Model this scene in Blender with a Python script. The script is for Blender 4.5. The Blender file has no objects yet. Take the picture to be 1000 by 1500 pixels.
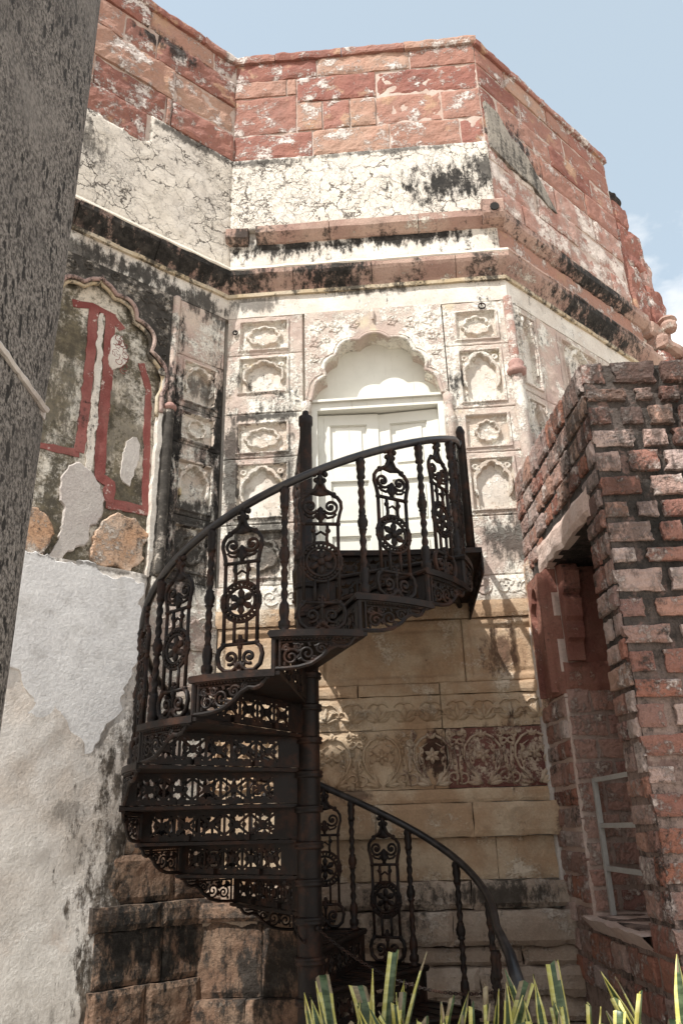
import bpy, bmesh, math, random
import numpy as np
from mathutils import Vector, Matrix, noise as mnoise
from mathutils.geometry import tessellate_polygon
random.seed(7)
R = math.radians
SCN = bpy.context.scene
COL = SCN.collection
EYE = 1.575

# ------------------------------------------------------------------ camera
FPX = 1130.0
_z = Vector((425 - 500, -2000 - 750, FPX)).normalized()
_f = Vector((0, 0, 1))
_y = (_f - _f.dot(_z) * _z).normalized()
_x = _y.cross(_z)
def cam2world(v):
    return Vector((v.dot(_x), v.dot(_y), v.dot(_z)))
_r, _d, _fw = (cam2world(Vector(a)) for a in ((1, 0, 0), (0, 1, 0), (0, 0, 1)))
cam = bpy.data.cameras.new('camera')
cam.sensor_fit = 'VERTICAL'; cam.sensor_height = 36; cam.lens = FPX / 1500 * 36
cam.clip_start = 0.05; cam.clip_end = 3000
camo = bpy.data.objects.new('camera', cam); COL.objects.link(camo)
camo.matrix_world = Matrix(((_r.x, -_d.x, -_fw.x, 0), (_r.y, -_d.y, -_fw.y, 0), (_r.z, -_d.z, -_fw.z, EYE), (0, 0, 0, 1)))
SCN.camera = camo

# ------------------------------------------------------------------ sky, sun, exposure
SUN_AZ, SUN_EL = 222.0, 54.0       # compass: 0 = +Y, 90 = +X
w = bpy.data.worlds.new('World'); SCN.world = w; w.use_nodes = True
nt = w.node_tree; nt.nodes.clear()
def wn(t, **k):
    n = nt.nodes.new(t)
    for a, b in k.items(): setattr(n, a, b)
    return n
sky = wn('ShaderNodeTexSky', sky_type='NISHITA', sun_disc=False, sun_elevation=R(SUN_EL), sun_rotation=R(SUN_AZ),
         air_density=1.0, dust_density=1.6, ozone_density=1.2, altitude=200)
tc = wn('ShaderNodeTexCoord')
mp = wn('ShaderNodeMapping'); mp.inputs['Scale'].default_value = (1, 1, 2.2); mp.inputs['Location'].default_value = (0.35, 0.1, 0.62)
nz = wn('ShaderNodeTexNoise'); nz.inputs['Scale'].default_value = 2.3; nz.inputs['Detail'].default_value = 9; nz.inputs['Roughness'].default_value = .55
sep = wn('ShaderNodeSeparateXYZ'); low = wn('ShaderNodeMath', operation='MULTIPLY_ADD'); low.inputs[1].default_value = -1.3; low.inputs[2].default_value = .80
csum = wn('ShaderNodeMath', operation='ADD')      # cumulus bank that thickens towards the horizon all round
rp = wn('ShaderNodeValToRGB'); rp.color_ramp.elements[0].position = .46; rp.color_ramp.elements[1].position = .56
mixn = wn('ShaderNodeMix', data_type='RGBA')
veil = wn('ShaderNodeMix', data_type='RGBA'); veil.inputs[0].default_value = .45
veil.inputs[7].default_value = (4.5, 5.1, 5.0, 1)
mixn.inputs[7].default_value = (6.0, 5.9, 5.8, 1)
bg = wn('ShaderNodeBackground'); bg.inputs['Strength'].default_value = .135
out = wn('ShaderNodeOutputWorld')
L = nt.links.new
L(tc.outputs['Generated'], mp.inputs['Vector']); L(mp.outputs[0], nz.inputs['Vector']); L(tc.outputs['Generated'], sep.inputs[0]); L(sep.outputs[2], low.inputs[0]); L(low.outputs[0], csum.inputs[0]); L(nz.outputs[0], csum.inputs[1]); L(csum.outputs[0], rp.inputs[0])
L(sky.outputs[0], veil.inputs[6]); L(veil.outputs[2], mixn.inputs[6]); L(rp.outputs[0], mixn.inputs[0])
L(mixn.outputs[2], bg.inputs[0]); L(bg.outputs[0], out.inputs[0])
sl = bpy.data.lights.new('sun', 'SUN'); sl.energy = 3.7; sl.angle = R(.53); sl.color = (1, .965, .91)
so = bpy.data.objects.new('sun', sl); COL.objects.link(so)
_s = Vector((math.sin(R(SUN_AZ)) * math.cos(R(SUN_EL)), math.cos(R(SUN_AZ)) * math.cos(R(SUN_EL)), math.sin(R(SUN_EL))))
so.rotation_euler = _s.to_track_quat('Z', 'Y').to_euler(); so.location = _s * 40
SCN.view_settings.view_transform = 'Standard'; SCN.view_settings.look = 'None'
SCN.view_settings.exposure = 0.72; SCN.view_settings.gamma = 1

# ------------------------------------------------------------------ helpers: objects
WM = {}
def tag(o, label=None, cat=None, group=None, kind=None):
    for k, v in (('label', label), ('category', cat), ('group', group), ('kind', kind)):
        if v: o[k] = v
    return o
def place(o, m, parent=None):
    WM[o.name] = m.copy()
    if parent is not None:
        o.parent = parent; o.matrix_parent_inverse = WM[parent.name].inverted()
    o.matrix_basis = m
    return o
def empty(name, loc, label, cat, group=None):
    o = bpy.data.objects.new(name, None); COL.objects.link(o); o.empty_display_size = .2
    place(o, Matrix.Translation(loc)); return tag(o, label, cat, group, 'thing')
I4 = Matrix.Identity(4)
class MB:
    def __init__(s): s.v = []; s.f = []; s.mi = []
    def add(s, vs, fs, mi=0):
        b = len(s.v); s.v += [tuple(p) for p in vs]; s.f += [tuple(b + i for i in f) for f in fs]; s.mi += [mi] * len(fs)
    def box(s, x0, x1, y0, y1, z0, z1, mi=0):
        s.add([(x0,y0,z0),(x1,y0,z0),(x1,y1,z0),(x0,y1,z0),(x0,y0,z1),(x1,y0,z1),(x1,y1,z1),(x0,y1,z1)],
              [(0,3,2,1),(4,5,6,7),(0,1,5,4),(1,2,6,5),(2,3,7,6),(3,0,4,7)], mi)
    def tube(s, path, r, n=6, cap=True, closed=False, squash=None):
        P = [Vector(p) for p in path]; m = len(P)
        rs = r if isinstance(r, (list, tuple)) else [r] * m
        vs = []; up = None
        for i in range(m):
            a = P[(i - 1) % m] if (closed or i > 0) else P[i]; b = P[(i + 1) % m] if (closed or i < m - 1) else P[i]
            t = (b - a)
            t = t.normalized() if t.length > 1e-9 else Vector((0, 0, 1))
            if up is None:
                up = Vector((0, 1, 0)) if abs(t.y) < .9 else Vector((1, 0, 0))
            u = (up - up.dot(t) * t).normalized(); up = u; v = t.cross(u)
            for k in range(n):
                an = 2 * math.pi * k / n
                o = (u * math.cos(an) + v * math.sin(an)) * rs[i]
                if squash: o.y *= squash
                vs.append(P[i] + o)
        fs = []
        for i in range(m if closed else m - 1):
            for k in range(n):
                j = (i + 1) % m
                fs.append((i*n+k, i*n+(k+1)%n, j*n+(k+1)%n, j*n+k))
        if cap and not closed:
            fs.append(tuple(range(n-1, -1, -1))); fs.append(tuple((m-1)*n + k for k in range(n)))
        s.add(vs, fs)
    def lathe(s, prof, n=10, c=(0,0,0), twist=None):
        vs = []
        for j, (r, z) in enumerate(prof):
            for k in range(n):
                a = 2*math.pi*k/n; rr = r
                if twist: rr = twist(r, z, a)
                vs.append((c[0]+rr*math.cos(a), c[1]+rr*math.sin(a), c[2]+z))
        fs = [(j*n+k, j*n+(k+1)%n, (j+1)*n+(k+1)%n, (j+1)*n+k) for j in range(len(prof)-1) for k in range(n)]
        fs += [tuple(range(n-1,-1,-1)), tuple((len(prof)-1)*n+k for k in range(n))]
        s.add(vs, fs)
    def ball(s, c, r, n=8, sq=1):
        prof = [(r*math.sin(math.pi*i/5)+1e-4, -r*math.cos(math.pi*i/5)) for i in range(6)]
        b = len(s.v); s.lathe(prof, n, c)
        if sq != 1:
            for i in range(b, len(s.v)):
                x, y, z = s.v[i]; s.v[i] = (x, c[1]+(y-c[1])*sq, z)
    def prism(s, poly, y0, y1):
        """poly in (x,z), extruded in y"""
        n = len(poly); tris = tessellate_polygon([[Vector((a, b, 0)) for a, b in poly]])
        vs = [(a, y0, b) for a, b in poly] + [(a, y1, b) for a, b in poly]
        fs = [tuple(t) for t in tris] + [tuple(n + i for i in reversed(t)) for t in tris]
        fs += [(i, (i+1) % n, n+(i+1) % n, n+i) for i in range(n)]
        s.add(vs, fs)
    def mesh(s, name, mats, smooth=False):
        me = bpy.data.meshes.new(name); me.from_pydata(s.v, [], s.f)
        for m in (mats if isinstance(mats, (list, tuple)) else [mats]): me.materials.append(m)
        if any(s.mi): me.polygons.foreach_set('material_index', s.mi)
        bm = bmesh.new(); bm.from_mesh(me); bmesh.ops.recalc_face_normals(bm, faces=bm.faces); bm.to_mesh(me); bm.free()
        if smooth: me.polygons.foreach_set('use_smooth', [True]*len(me.polygons))
        me.update(); return me
    def build(s, name, mats, parent=None, m=I4, smooth=False):
        return link(s.mesh(name, mats, smooth), name, parent, m)
def link(me, name, parent=None, m=I4):
    o = bpy.data.objects.new(name, me); COL.objects.link(o); return place(o, m, parent)

# vectorised value noise for carved / rough surfaces
_rng = np.random.RandomState(3); _T = _rng.rand(256, 256)
def vnoise(x, y):
    xi = np.floor(x).astype(int); yi = np.floor(y).astype(int); fx = x - xi; fy = y - yi
    fx = fx*fx*(3-2*fx); fy = fy*fy*(3-2*fy)
    g = lambda a, b: _T[a % 256, b % 256]
    return (g(xi,yi)*(1-fx)+g(xi+1,yi)*fx)*(1-fy)+(g(xi,yi+1)*(1-fx)+g(xi+1,yi+1)*fx)*fy
def fbm(x, y, o=4):
    t = 0; a = .5
    for i in range(o): t = t + a*vnoise(x*2**i+17*i, y*2**i+31*i); a *= .5
    return t
def sstep(a, b, x):
    t = np.clip((x-a)/(b-a), 0, 1); return t*t*(3-2*t)

# ------------------------------------------------------------------ helpers: materials
class NT:
    def __init__(s, name):
        s.m = bpy.data.materials.new(name); s.m.use_nodes = True; s.t = s.m.node_tree; s.t.nodes.clear()
        s.out = s.n('ShaderNodeOutputMaterial'); s.b = s.n('ShaderNodeBsdfPrincipled'); s.l(s.b.outputs[0], s.out.inputs[0])
        s.geo = s.n('ShaderNodeNewGeometry'); s.pos = s.geo.outputs['Position']
    def n(s, t, **k):
        n = s.t.nodes.new(t)
        for a, b in k.items(): setattr(n, a, b)
        return n
    def l(s, a, b): s.t.links.new(a, b)
    def setin(s, inp, v):
        if hasattr(v, 'links') or isinstance(v, bpy.types.NodeSocket): s.l(v, inp)
        else: inp.default_value = v
    def math(s, op, a, b=0.0, clamp=False):
        n = s.n('ShaderNodeMath', operation=op, use_clamp=clamp); s.setin(n.inputs[0], a); s.setin(n.inputs[1], b); return n.outputs[0]
    def vmath(s, op, a, b=(0,0,0)):
        n = s.n('ShaderNodeVectorMath', operation=op); s.setin(n.inputs[0], a); s.setin(n.inputs[1], b)
        return n.outputs['Value'] if op in ('LENGTH', 'DISTANCE', 'DOT_PRODUCT') else n.outputs[0]
    def noise(s, scale, detail=4, rough=.55, vec=None, out=0, dist=0):
        n = s.n('ShaderNodeTexNoise'); n.inputs['Scale'].default_value = scale; n.inputs['Detail'].default_value = detail
        n.inputs['Roughness'].default_value = rough; n.inputs['Distortion'].default_value = dist
        s.l(vec if vec is not None else s.pos, n.inputs['Vector']); return n.outputs[out]
    def vor(s, scale, feature='F1', vec=None, rand=1.0, out=0):
        n = s.n('ShaderNodeTexVoronoi', feature=feature); n.inputs['Scale'].default_value = scale; n.inputs['Randomness'].default_value = rand
        s.l(vec if vec is not None else s.pos, n.inputs['Vector']); return n.outputs[out]
    def step(s, x, a, b):
        n = s.n('ShaderNodeMapRange', interpolation_type='SMOOTHSTEP'); s.setin(n.inputs[0], x)
        n.inputs[1].default_value = a; n.inputs[2].default_value = b; n.inputs[3].default_value = 0; n.inputs[4].default_value = 1; return n.outputs[0]
    def mix(s, f, a, b, mode='MIX'):
        n = s.n('ShaderNodeMix', data_type='RGBA', blend_type=mode); s.setin(n.inputs[0], f)
        for i, v in ((6, a), (7, b)):
            if isinstance(v, (tuple, list)): n.inputs[i].default_value = (*v[:3], 1)
            else: s.l(v, n.inputs[i])
        return n.outputs[2]
    def scalevec(s, v): return s.vmath('MULTIPLY', s.pos, v)
    def rnd(s): return s.n('ShaderNodeObjectInfo').outputs['Random']
    def finish(s, col, rough, height=None, dist=.01, strength=.8, spec=.3, metal=0):
        s.setin(s.b.inputs['Base Color'], col if not isinstance(col, tuple) else (*col, 1)); s.setin(s.b.inputs['Roughness'], rough)
        s.b.inputs['Specular IOR Level'].default_value = spec; s.b.inputs['Metallic'].default_value = metal
        if height is not None:
            bp = s.n('ShaderNodeBump'); bp.inputs['Strength'].default_value = strength; bp.inputs['Distance'].default_value = dist
            s.l(height, bp.inputs['Height']); s.l(bp.outputs[0], s.b.inputs['Normal'])
        return s.m

def weathered(name, base, base2, patch=None, patch_t=(.55,.6), patch_s=4, flake=None, flake_t=(.56,.62), flake_s=7,
              stain=(.018,.016,.014), stain_t=(.62,.75), stain_s=1.6, streak=.35, cracks=None, spots=(), rnd=0.0, rcols=None,
              rough=.9, bump=.012, grain=60, zones=(), fade=.9):
    """old masonry: mottled base, lost limewash, black growth, cracks, placed blots"""
    s = NT(name)
    n1 = s.noise(3.1, 6, .6); n2 = s.noise(grain, 3, .65); n3 = s.noise(14, 6, .7)
    col = s.mix(s.step(n1, .35, .65), base, base2)
    if rcols:
        r = s.rnd()
        cr = s.n('ShaderNodeValToRGB'); cr.color_ramp.interpolation = 'LINEAR'
        e = cr.color_ramp.elements
        while len(e) < len(rcols): e.new(.5)
        for i, c in enumerate(rcols): e[i].position = i/(len(rcols)-1); e[i].color = (*c, 1)
        s.l(r, cr.inputs[0]); col = s.mix(s.math('MULTIPLY', s.step(n1, .2, .8), .45), cr.outputs[0], base2)
    for zc, zt, c in zones:       # repaired / differently plastered areas: (height, softness, colour) below that height
        zz = s.n('ShaderNodeSeparateXYZ'); s.l(s.pos, zz.inputs[0])
        h = s.math('ADD', zz.outputs[2], s.math('MULTIPLY', s.math('SUBTRACT', s.noise(1.7, 5, .6), .5), 1.6))
        m = s.math('SUBTRACT', 1.0, s.step(h, zc-zt, zc+zt)); col = s.mix(m, col, c)
    if patch: col = s.mix(s.step(s.noise(patch_s, 7, .62), *patch_t), col, patch)
    h = s.math('ADD', s.math('MULTIPLY', n2, .35), s.math('MULTIPLY', n3, .65))
    if flake:
        fm = s.step(s.math('ADD', s.math('MULTIPLY', s.noise(flake_s, 9, .72), .8), s.math('MULTIPLY', n2, .2)), *flake_t)
        col = s.mix(fm, col, flake); h = s.math('ADD', h, s.math('MULTIPLY', fm, .35))
    if cracks:
        sc, wd, amt = cracks
        wv = s.vmath('ADD', s.pos, s.vmath('MULTIPLY', s.vmath('SUBTRACT', s.noise(6, 4, .6, out=1), (.5,.5,.5)), (.30,.30,.30)))
        d1 = s.vor(sc, 'DISTANCE_TO_EDGE', wv); wn_ = s.math('MULTIPLY', s.step(s.noise(2.2, 4), .30, .62), wd)
        d2 = s.vor(sc*2.3, 'DISTANCE_TO_EDGE', wv)
        c1 = s.math('SUBTRACT', 1.0, s.step(s.math('DIVIDE', d1, s.math('ADD', wn_, .004)), .25, 1.0))
        c2 = s.math('MULTIPLY', s.math('SUBTRACT', 1.0, s.step(s.math('DIVIDE', d2, s.math('ADD', s.math('MULTIPLY', wn_, .8), .002)), .2, 1.0)), s.step(s.noise(1.7, 3), .45, .6))
        c1 = s.math('MULTIPLY', c1, s.step(s.noise(3.3, 5, .65, s.vmath('ADD', s.pos, (7,2,4))), .40, .52)); hair = s.math('MULTIPLY', s.math('SUBTRACT', 1.0, s.step(s.vor(sc*1.5, 'DISTANCE_TO_EDGE', s.vmath('ADD', wv, (3,5,1))), .0, .022)), .5)
        cm = s.math('MULTIPLY', s.math('MAXIMUM', s.math('MAXIMUM', c1, c2), hair), amt)
        col = s.mix(cm, col, (.05,.04,.032)); h = s.math('SUBTRACT', h, s.math('MULTIPLY', cm, .8))
    # soft dirt
    dirt = s.step(s.noise(5, 8, .7), .5, .8)
    col = s.mix(s.math('MULTIPLY', dirt, .45), col, (.12,.095,.07))
    # black growth: blotches with rain streaks
    st = s.noise(1.0, 6, .7, s.scalevec((11, 11, .6)))
    g = s.math('ADD', s.math('ADD', s.math('MULTIPLY', s.noise(stain_s, 8, .72), 1-streak), s.math('MULTIPLY', st, streak)), s.math('MULTIPLY', s.math('SUBTRACT', s.noise(26, 8, .8), .5), .5))
    sm = s.math('MULTIPLY', s.step(g, *stain_t), fade)
    brk = s.math('ADD', s.math('MULTIPLY', s.math('SUBTRACT', s.noise(1.0, 10, .8, s.scalevec((5.5, 5.5, 2.8))), .5), 3.2), s.math('MULTIPLY', s.math('SUBTRACT', s.noise(1.0, 8, .75, s.scalevec((17, 17, 5.5))), .5), 2.6)) if spots else None
    for (c, r, amt) in spots:
        d = s.vmath('LENGTH', s.vmath('DIVIDE', s.vmath('SUBTRACT', s.pos, tuple(c)), tuple(r)))
        m = s.math('ADD', s.math('SUBTRACT', 1.0, d), brk)
        sm = s.math('MAXIMUM', sm, s.math('MULTIPLY', s.step(m, .05, .62), amt))
    col = s.mix(sm, col, s.mix(s.step(n3, .4, .7), stain, tuple(min(1, c*3.2) for c in stain)))
    if rnd:
        v = s.math('ADD', s.math('MULTIPLY', s.rnd(), rnd), 1-rnd*.5)
        cx = s.n('ShaderNodeVectorMath', operation='SCALE'); s.l(col, cx.inputs[0]); s.l(v, cx.inputs['Scale']); col = cx.outputs[0]
    cx = s.n('ShaderNodeVectorMath', operation='SCALE'); s.l(col, cx.inputs[0]); s.l(s.math('ADD', s.math('MULTIPLY', n2, .55), .72), cx.inputs['Scale']); col = cx.outputs[0]
    return s.finish(col, rough, h, bump, .9)

# ------------------------------------------------------------------ frames of the three walls of the bastion
A = Vector((-1.0569, 6.1739, 0)); B = Vector((1.6062, 5.9877, 0)); LC = 2.6696
FR = {'C': Matrix.Translation(A) @ Matrix.Rotation(R(-4), 4, 'Z'),
      'L': Matrix.Translation(A) @ Matrix.Rotation(R(40), 4, 'Z'),
      'R': Matrix.Translation(B) @ Matrix.Rotation(R(41), 4, 'Z')}
def fw(fc, u, z, d=0): return FR[fc] @ Vector((u, -d, z))
T22 = math.tan(R(22))
# mitre slopes at the ends: (facet, which end) -> du/dd
def ends(fc, u0, u1):
    s0 = s1 = 0
    if fc == 'C':
        if u0 == 0: s0 = T22
        if u1 == LC: s1 = T22
    if fc == 'L' and u1 == 0: s1 = -T22
    if fc == 'R' and u0 == 0: s0 = -T22
    return s0, s1
def sp(lst): return [(fw(f, u, z), r, a) for f, u, z, r, a in lst]

# ------------------------------------------------------------------ materials
RED = [(.27,.11,.088), (.20,.08,.064), (.33,.175,.14), (.44,.30,.225), (.25,.10,.08), (.32,.16,.13)]
M = {}
M['red'] = weathered('red_sandstone', (.33,.12,.08), (.43,.2,.14), flake=(.66,.59,.54), flake_t=(.52,.60), flake_s=4.0, patch=(.44,.27,.18), patch_t=(.58,.66), patch_s=2.6, rcols=RED, stain_t=(.66,.78), bump=.03, grain=45,
    spots=sp([('R', .55, 8.3, (.5,.5,.5), .95), ('L', -.85, 9.25, (.4,.4,.16), .9)]))
M['mortar'] = weathered('lime_mortar', (.55,.46,.40), (.45,.33,.27), stain_t=(.6,.75), bump=.01)
M['crack'] = weathered('crazed_plaster', (.72,.66,.57), (.66,.61,.54), cracks=(5.4, .05, .9), stain_t=(.63,.72), bump=.008,
    spots=sp([('C', 2.25, 7.62, (.62,.3,.3), 1), ('C', 2.62, 7.75, (.3,.3,.3), .9), ('L', -1.75, 7.4, (.45,.45,.5), .75), ('C', .3, 8.12, (.6,.3,.07), .8), ('C', 1.6, 8.14, (1.2,.3,.06), .8), ('L', -.5, 8.12, (.6,.5,.08), .8)]))
M['pinklime'] = weathered('limewashed_red_stone', (.36,.19,.15), (.46,.3,.25), flake=(.66,.58,.52), flake_t=(.47,.55), flake_s=3.4, stain_t=(.63,.74), bump=.02)
M['cornice'] = weathered('cornice_stone', (.34,.215,.175), (.44,.31,.25), flake=(.66,.60,.52), flake_t=(.55,.62), flake_s=3.6, stain_t=(.51,.62), streak=.3, bump=.02,
    spots=sp([('L', -1.0, 6.5, (1.6,1.6,.24), 1), ('L', -2.2, 6.5, (1.2,1.2,.24), 1), ('L', -.2, 6.55, (.7,.7,.26), 1), ('C', .25, 6.55, (.35,.4,.2), .9), ('C', 1.05, 6.54, (.5,.4,.22), 1), ('R', 1.5, 6.55, (1.1,1.1,.26), 1), ('R', 1.6, 7.1, (1.1,1.1,.2), 1), ('C', .15, 7.1, (.3,.3,.2), .9)]))
M['white'] = weathered('whitewashed_plaster', (.72,.68,.61), (.60,.54,.47), flake=(.78,.75,.69), stain_t=(.56,.65), streak=.5, bump=.008,
    spots=sp([('C', .7, 6.98, (.9,.4,.17), 1), ('C', 1.75, 7.0, (.9,.4,.15), 1), ('C', .25, 6.3, (.3,.3,.12), .7), ('C', 1.4, 6.38, (.5,.3,.1), .85), ('L', -.9, 6.22, (.9,.9,.2), .95), ('L', -.25, 6.2, (.4,.4,.2), .9), ('L', -1.5, 6.15, (.4,.4,.2), .8)]))
CARV = dict(flake=(.76,.72,.64), flake_t=(.47,.55), flake_s=3.2, stain_t=(.545,.65), bump=.014)
M['panelC'] = weathered('limewashed_carved_stone', (.47,.37,.32), (.57,.49,.42), patch=(.56,.48,.36), patch_t=(.62,.7), patch_s=2.2,
    spots=sp([('C', .3, 4.82, (.35,.3,.22), .6), ('C', .1, 4.4, (.12,.2,1.0), .85), ('C', .55, 4.6, (.12,.2,.7), .75), ('C', .4, 3.8, (.5,.3,.35), .85), ('C', .35, 5.05, (.4,.3,.06), .9),
      ('C', 2.2, 5.3, (.2,.2,.16), .95), ('C', 2.5, 3.75, (.35,.3,.3), .8)]), **CARV)
M['panelw'] = weathered('limewashed_panel_ground', (.66,.60,.52), (.56,.47,.39), flake=(.76,.72,.64), flake_t=(.47,.57), patch=(.56,.46,.28), patch_t=(.6,.7), patch_s=3, stain_t=(.57,.66), bump=.014, spots=sp([('C', .4, 3.8, (.4,.3,.3), .8), ('L', -.3, 3.7, (.4,.4,.3), .9), ('L', -.28, 5.3, (.22,.22,.16), .7), ('L', -.28, 4.13, (.25,.25,.1), .9)]))
M['panelL'] = weathered('blackened_carved_stone', (.50,.37,.32), (.60,.50,.42),
    spots=sp([('L', -.3, 4.9, (.3,.3,.45), .8), ('L', -.3, 4.02, (.4,.4,.35), .95), ('L', -.04, 4.5, (.2,.2,1.3), 1), ('L', -.5, 4.6, (.16,.16,1.4), 1), ('L', -.3, 3.6, (.5,.5,.35), .95), ('L', -.1, 6.15, (.4,.3,.2), .85)]), **CARV)
M['relief_dark'] = weathered('black_stained_relief', (.62,.56,.48), (.45,.4,.34), stain_t=(.30,.50), streak=.1, stain_s=5, bump=.01, fade=.95)
M['lime_relief'] = weathered('limewashed_relief', (.52,.42,.32), (.44,.33,.25), stain=(.07,.028,.022), stain_t=(.49,.60), stain_s=5, bump=.008)
M['maroon'] = weathered('maroon_ground_under_limewash', (.12,.045,.038), (.19,.085,.07), flake=(.52,.42,.33), flake_t=(.475,.56), flake_s=5, stain_t=(.6,.7), bump=.012)
M['lower'] = weathered('tan_carved_stone', (.40,.27,.17), (.53,.42,.30), flake=(.62,.53,.42), flake_t=(.53,.62), flake_s=3, stain=(.035,.016,.012), stain_t=(.58,.70), streak=.5, bump=.014,
    spots=sp([('C', 1.72, 2.05, (.14,.2,.26), .95), ('C', 2.25, 2.1, (.5,.3,.24), .8), ('C', 2.28, 2.85, (.18,.2,.24), .75), ('C', 1.1, 1.8, (.2,.2,.06), .7)]))
M['plinth'] = weathered('stained_shaded_plinth_stone', (.20,.12,.08), (.29,.20,.14), flake=(.46,.38,.31), flake_t=(.58,.68), flake_s=4, stain_t=(.46,.60), stain_s=2.2, streak=.25, bump=.025, rnd=.3,
    spots=sp([('L', -.5, .95, (.6,.6,.5), 1), ('C', .5, .7, (.6,.5,.5), .95), ('C', 2.0, 1.15, (.6,.4,.12), .85)]))  # brown stained stone, darkened further to paint in the shade under the stair
M['coat'] = weathered('newer_white_coat', (.79,.775,.755), (.71,.695,.68), patch=(.62,.60,.575), patch_t=(.55,.7), patch_s=3, stain=(.10,.09,.08), stain_t=(.64,.8), streak=.5, bump=.009, grain=45, spots=sp([('L', -1.0, 3.43, (.9,.9,.03), .8)]))
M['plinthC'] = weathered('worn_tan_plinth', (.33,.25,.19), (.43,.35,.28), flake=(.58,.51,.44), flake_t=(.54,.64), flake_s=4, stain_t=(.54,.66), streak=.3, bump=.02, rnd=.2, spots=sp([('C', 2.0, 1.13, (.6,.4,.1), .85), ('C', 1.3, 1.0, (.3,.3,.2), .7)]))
M['limewall'] = weathered('patched_old_plaster', (.64,.57,.50), (.72,.68,.63), zones=((1.3,.6,(.66,.63,.58)),), patch=(.54,.43,.35), patch_t=(.56,.72), patch_s=1.5, flake=(.74,.70,.65), flake_t=(.54,.64), flake_s=2.2, stain_t=(.60,.76), streak=.6, stain=(.06,.05,.04), bump=.009, grain=50,
    spots=sp([('L', -.64, 1.2, (.42,.42,1.4), 1), ('L', -.98, 2.16, (.14,.14,.12), .7), ('L', -1.1, 1.75, (.16,.16,.14), .5), ('L', -1.3, .55, (.5,.5,.14), .35), ('L', -.66, 2.4, (.1,.1,.35), .85), ('L', -.72, .5, (.4,.4,.9), 1), ('L', -.72, 2.1, (.16,.16,.4), .9), ('L', -1.0, 3.43, (.9,.9,.04), .8), ('L', -.9, 2.25, (.22,.22,.22), .6)]))
M['niche'] = weathered('stained_niche_plaster', (.62,.55,.45), (.70,.66,.58), stain=(.045,.037,.022), stain_t=(.385,.53), stain_s=2.2, streak=.25, bump=.012, fade=.93,
    spots=sp([('L', -.95, 4.75, (.3,.3,.55), .75), ('L', -1.55, 4.9, (.35,.35,.75), .85)]))
M['redpaint'] = weathered('faded_red_paint', (.21,.06,.052), (.29,.11,.095), flake=(.58,.46,.41), flake_t=(.57,.62), flake_s=9, stain_t=(.58,.7), bump=.008)
M['fill'] = weathered('grey_lime_fill', (.54,.50,.46), (.46,.41,.38), stain_t=(.68,.8), bump=.01)
M['orange'] = weathered('spalled_orange_stone', (.55,.33,.2), (.68,.52,.40), flake=(.68,.60,.52), flake_t=(.5,.6), stain_t=(.5,.64), bump=.03)
M['pillar'] = None
s = NT('speckled_grey_granite')
sv = s.vmath('MULTIPLY', s.pos, (1.0, 1.0, .40)); a = s.noise(85, 5, .75); c = s.noise(3, 5, .6)
wp = s.vmath('ADD', sv, s.vmath('MULTIPLY', s.noise(26, 4, .65, out=1), (.035,.035,.035))); b = s.vor(34, 'F1', wp); b2 = s.vor(78, 'F1', s.vmath('ADD', wp, (1,2,3)))
gate = s.noise(9, 5, .7, sv)
col = s.mix(s.step(a, .36, .64), (.035,.03,.026), (.30,.27,.24))
fl = s.math('MULTIPLY', s.math('SUBTRACT', 1.0, s.step(s.math('SUBTRACT', b, s.math('MULTIPLY', s.math('SUBTRACT', gate, .5), 1.1)), .22, .32)), .95); f2 = s.math('MULTIPLY', s.math('SUBTRACT', 1.0, s.step(b2, .2, .3)), .7)
col = s.mix(s.math('MAXIMUM', fl, f2), col, (.018,.016,.014))
col = s.mix(s.math('MULTIPLY', s.step(c, .45, .75), .55), col, (.08,.072,.066))
col = s.mix(s.math('MULTIPLY', s.step(s.noise(1.3, 6, .6, s.vmath('ADD', s.pos, (3,1,5))), .56, .68), .5), col, (.26,.235,.21))
M['pillar'] = s.finish(col, .85, s.math('ADD', a, s.math('MULTIPLY', b, .6)), .008, .8)
M['brick'] = weathered('rough_sandstone_brick', (.30,.12,.085), (.40,.22,.16), flake=(.60,.50,.45), flake_t=(.50,.61), flake_s=8, stain_t=(.54,.66), stain_s=3.5, streak=.1, bump=.05, grain=55,
    spots=[((1.9,4.3,4.25),(1.3,1.0,.8),.75), ((1.6,4.5,3.3),(.5,.8,.5),.6)],
    rcols=[(.24,.095,.07), (.33,.175,.14), (.44,.33,.29), (.18,.075,.06), (.62,.54,.50), (.36,.15,.095), (.29,.12,.09), (.46,.32,.25)])
M['palebrick'] = weathered('pale_lightened_brick', (.36,.19,.15), (.46,.31,.26), flake=(.62,.52,.46), flake_t=(.50,.60), flake_s=7, stain_t=(.64,.75), bump=.04, rcols=[(.30,.15,.12), (.44,.28,.23), (.24,.10,.085), (.52,.38,.32), (.36,.18,.14)])  # lighter brick copy: pinkish tone, paled further for light missing in the opening
M['blackmortar'] = weathered('blackened_mortar', (.05,.043,.038), (.10,.08,.07), flake=(.34,.26,.22), flake_t=(.60,.70), flake_s=5, zones=((2.3,.5,(.32,.235,.20)),), patch=(.20,.13,.11), patch_t=(.56,.64), patch_s=8, stain_t=(.45,.6), bump=.06, grain=40)
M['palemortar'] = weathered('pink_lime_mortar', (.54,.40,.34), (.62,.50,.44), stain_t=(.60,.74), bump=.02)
M['redslab'] = weathered('smooth_red_sandstone', (.20,.078,.06), (.28,.135,.10), stain_t=(.56,.68), bump=.02, flake=(.46,.33,.27), flake_t=(.57,.66))
s = NT('old_iron_paint')
a = s.noise(9, 7, .7); b = s.noise(70, 3, .6)
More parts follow.
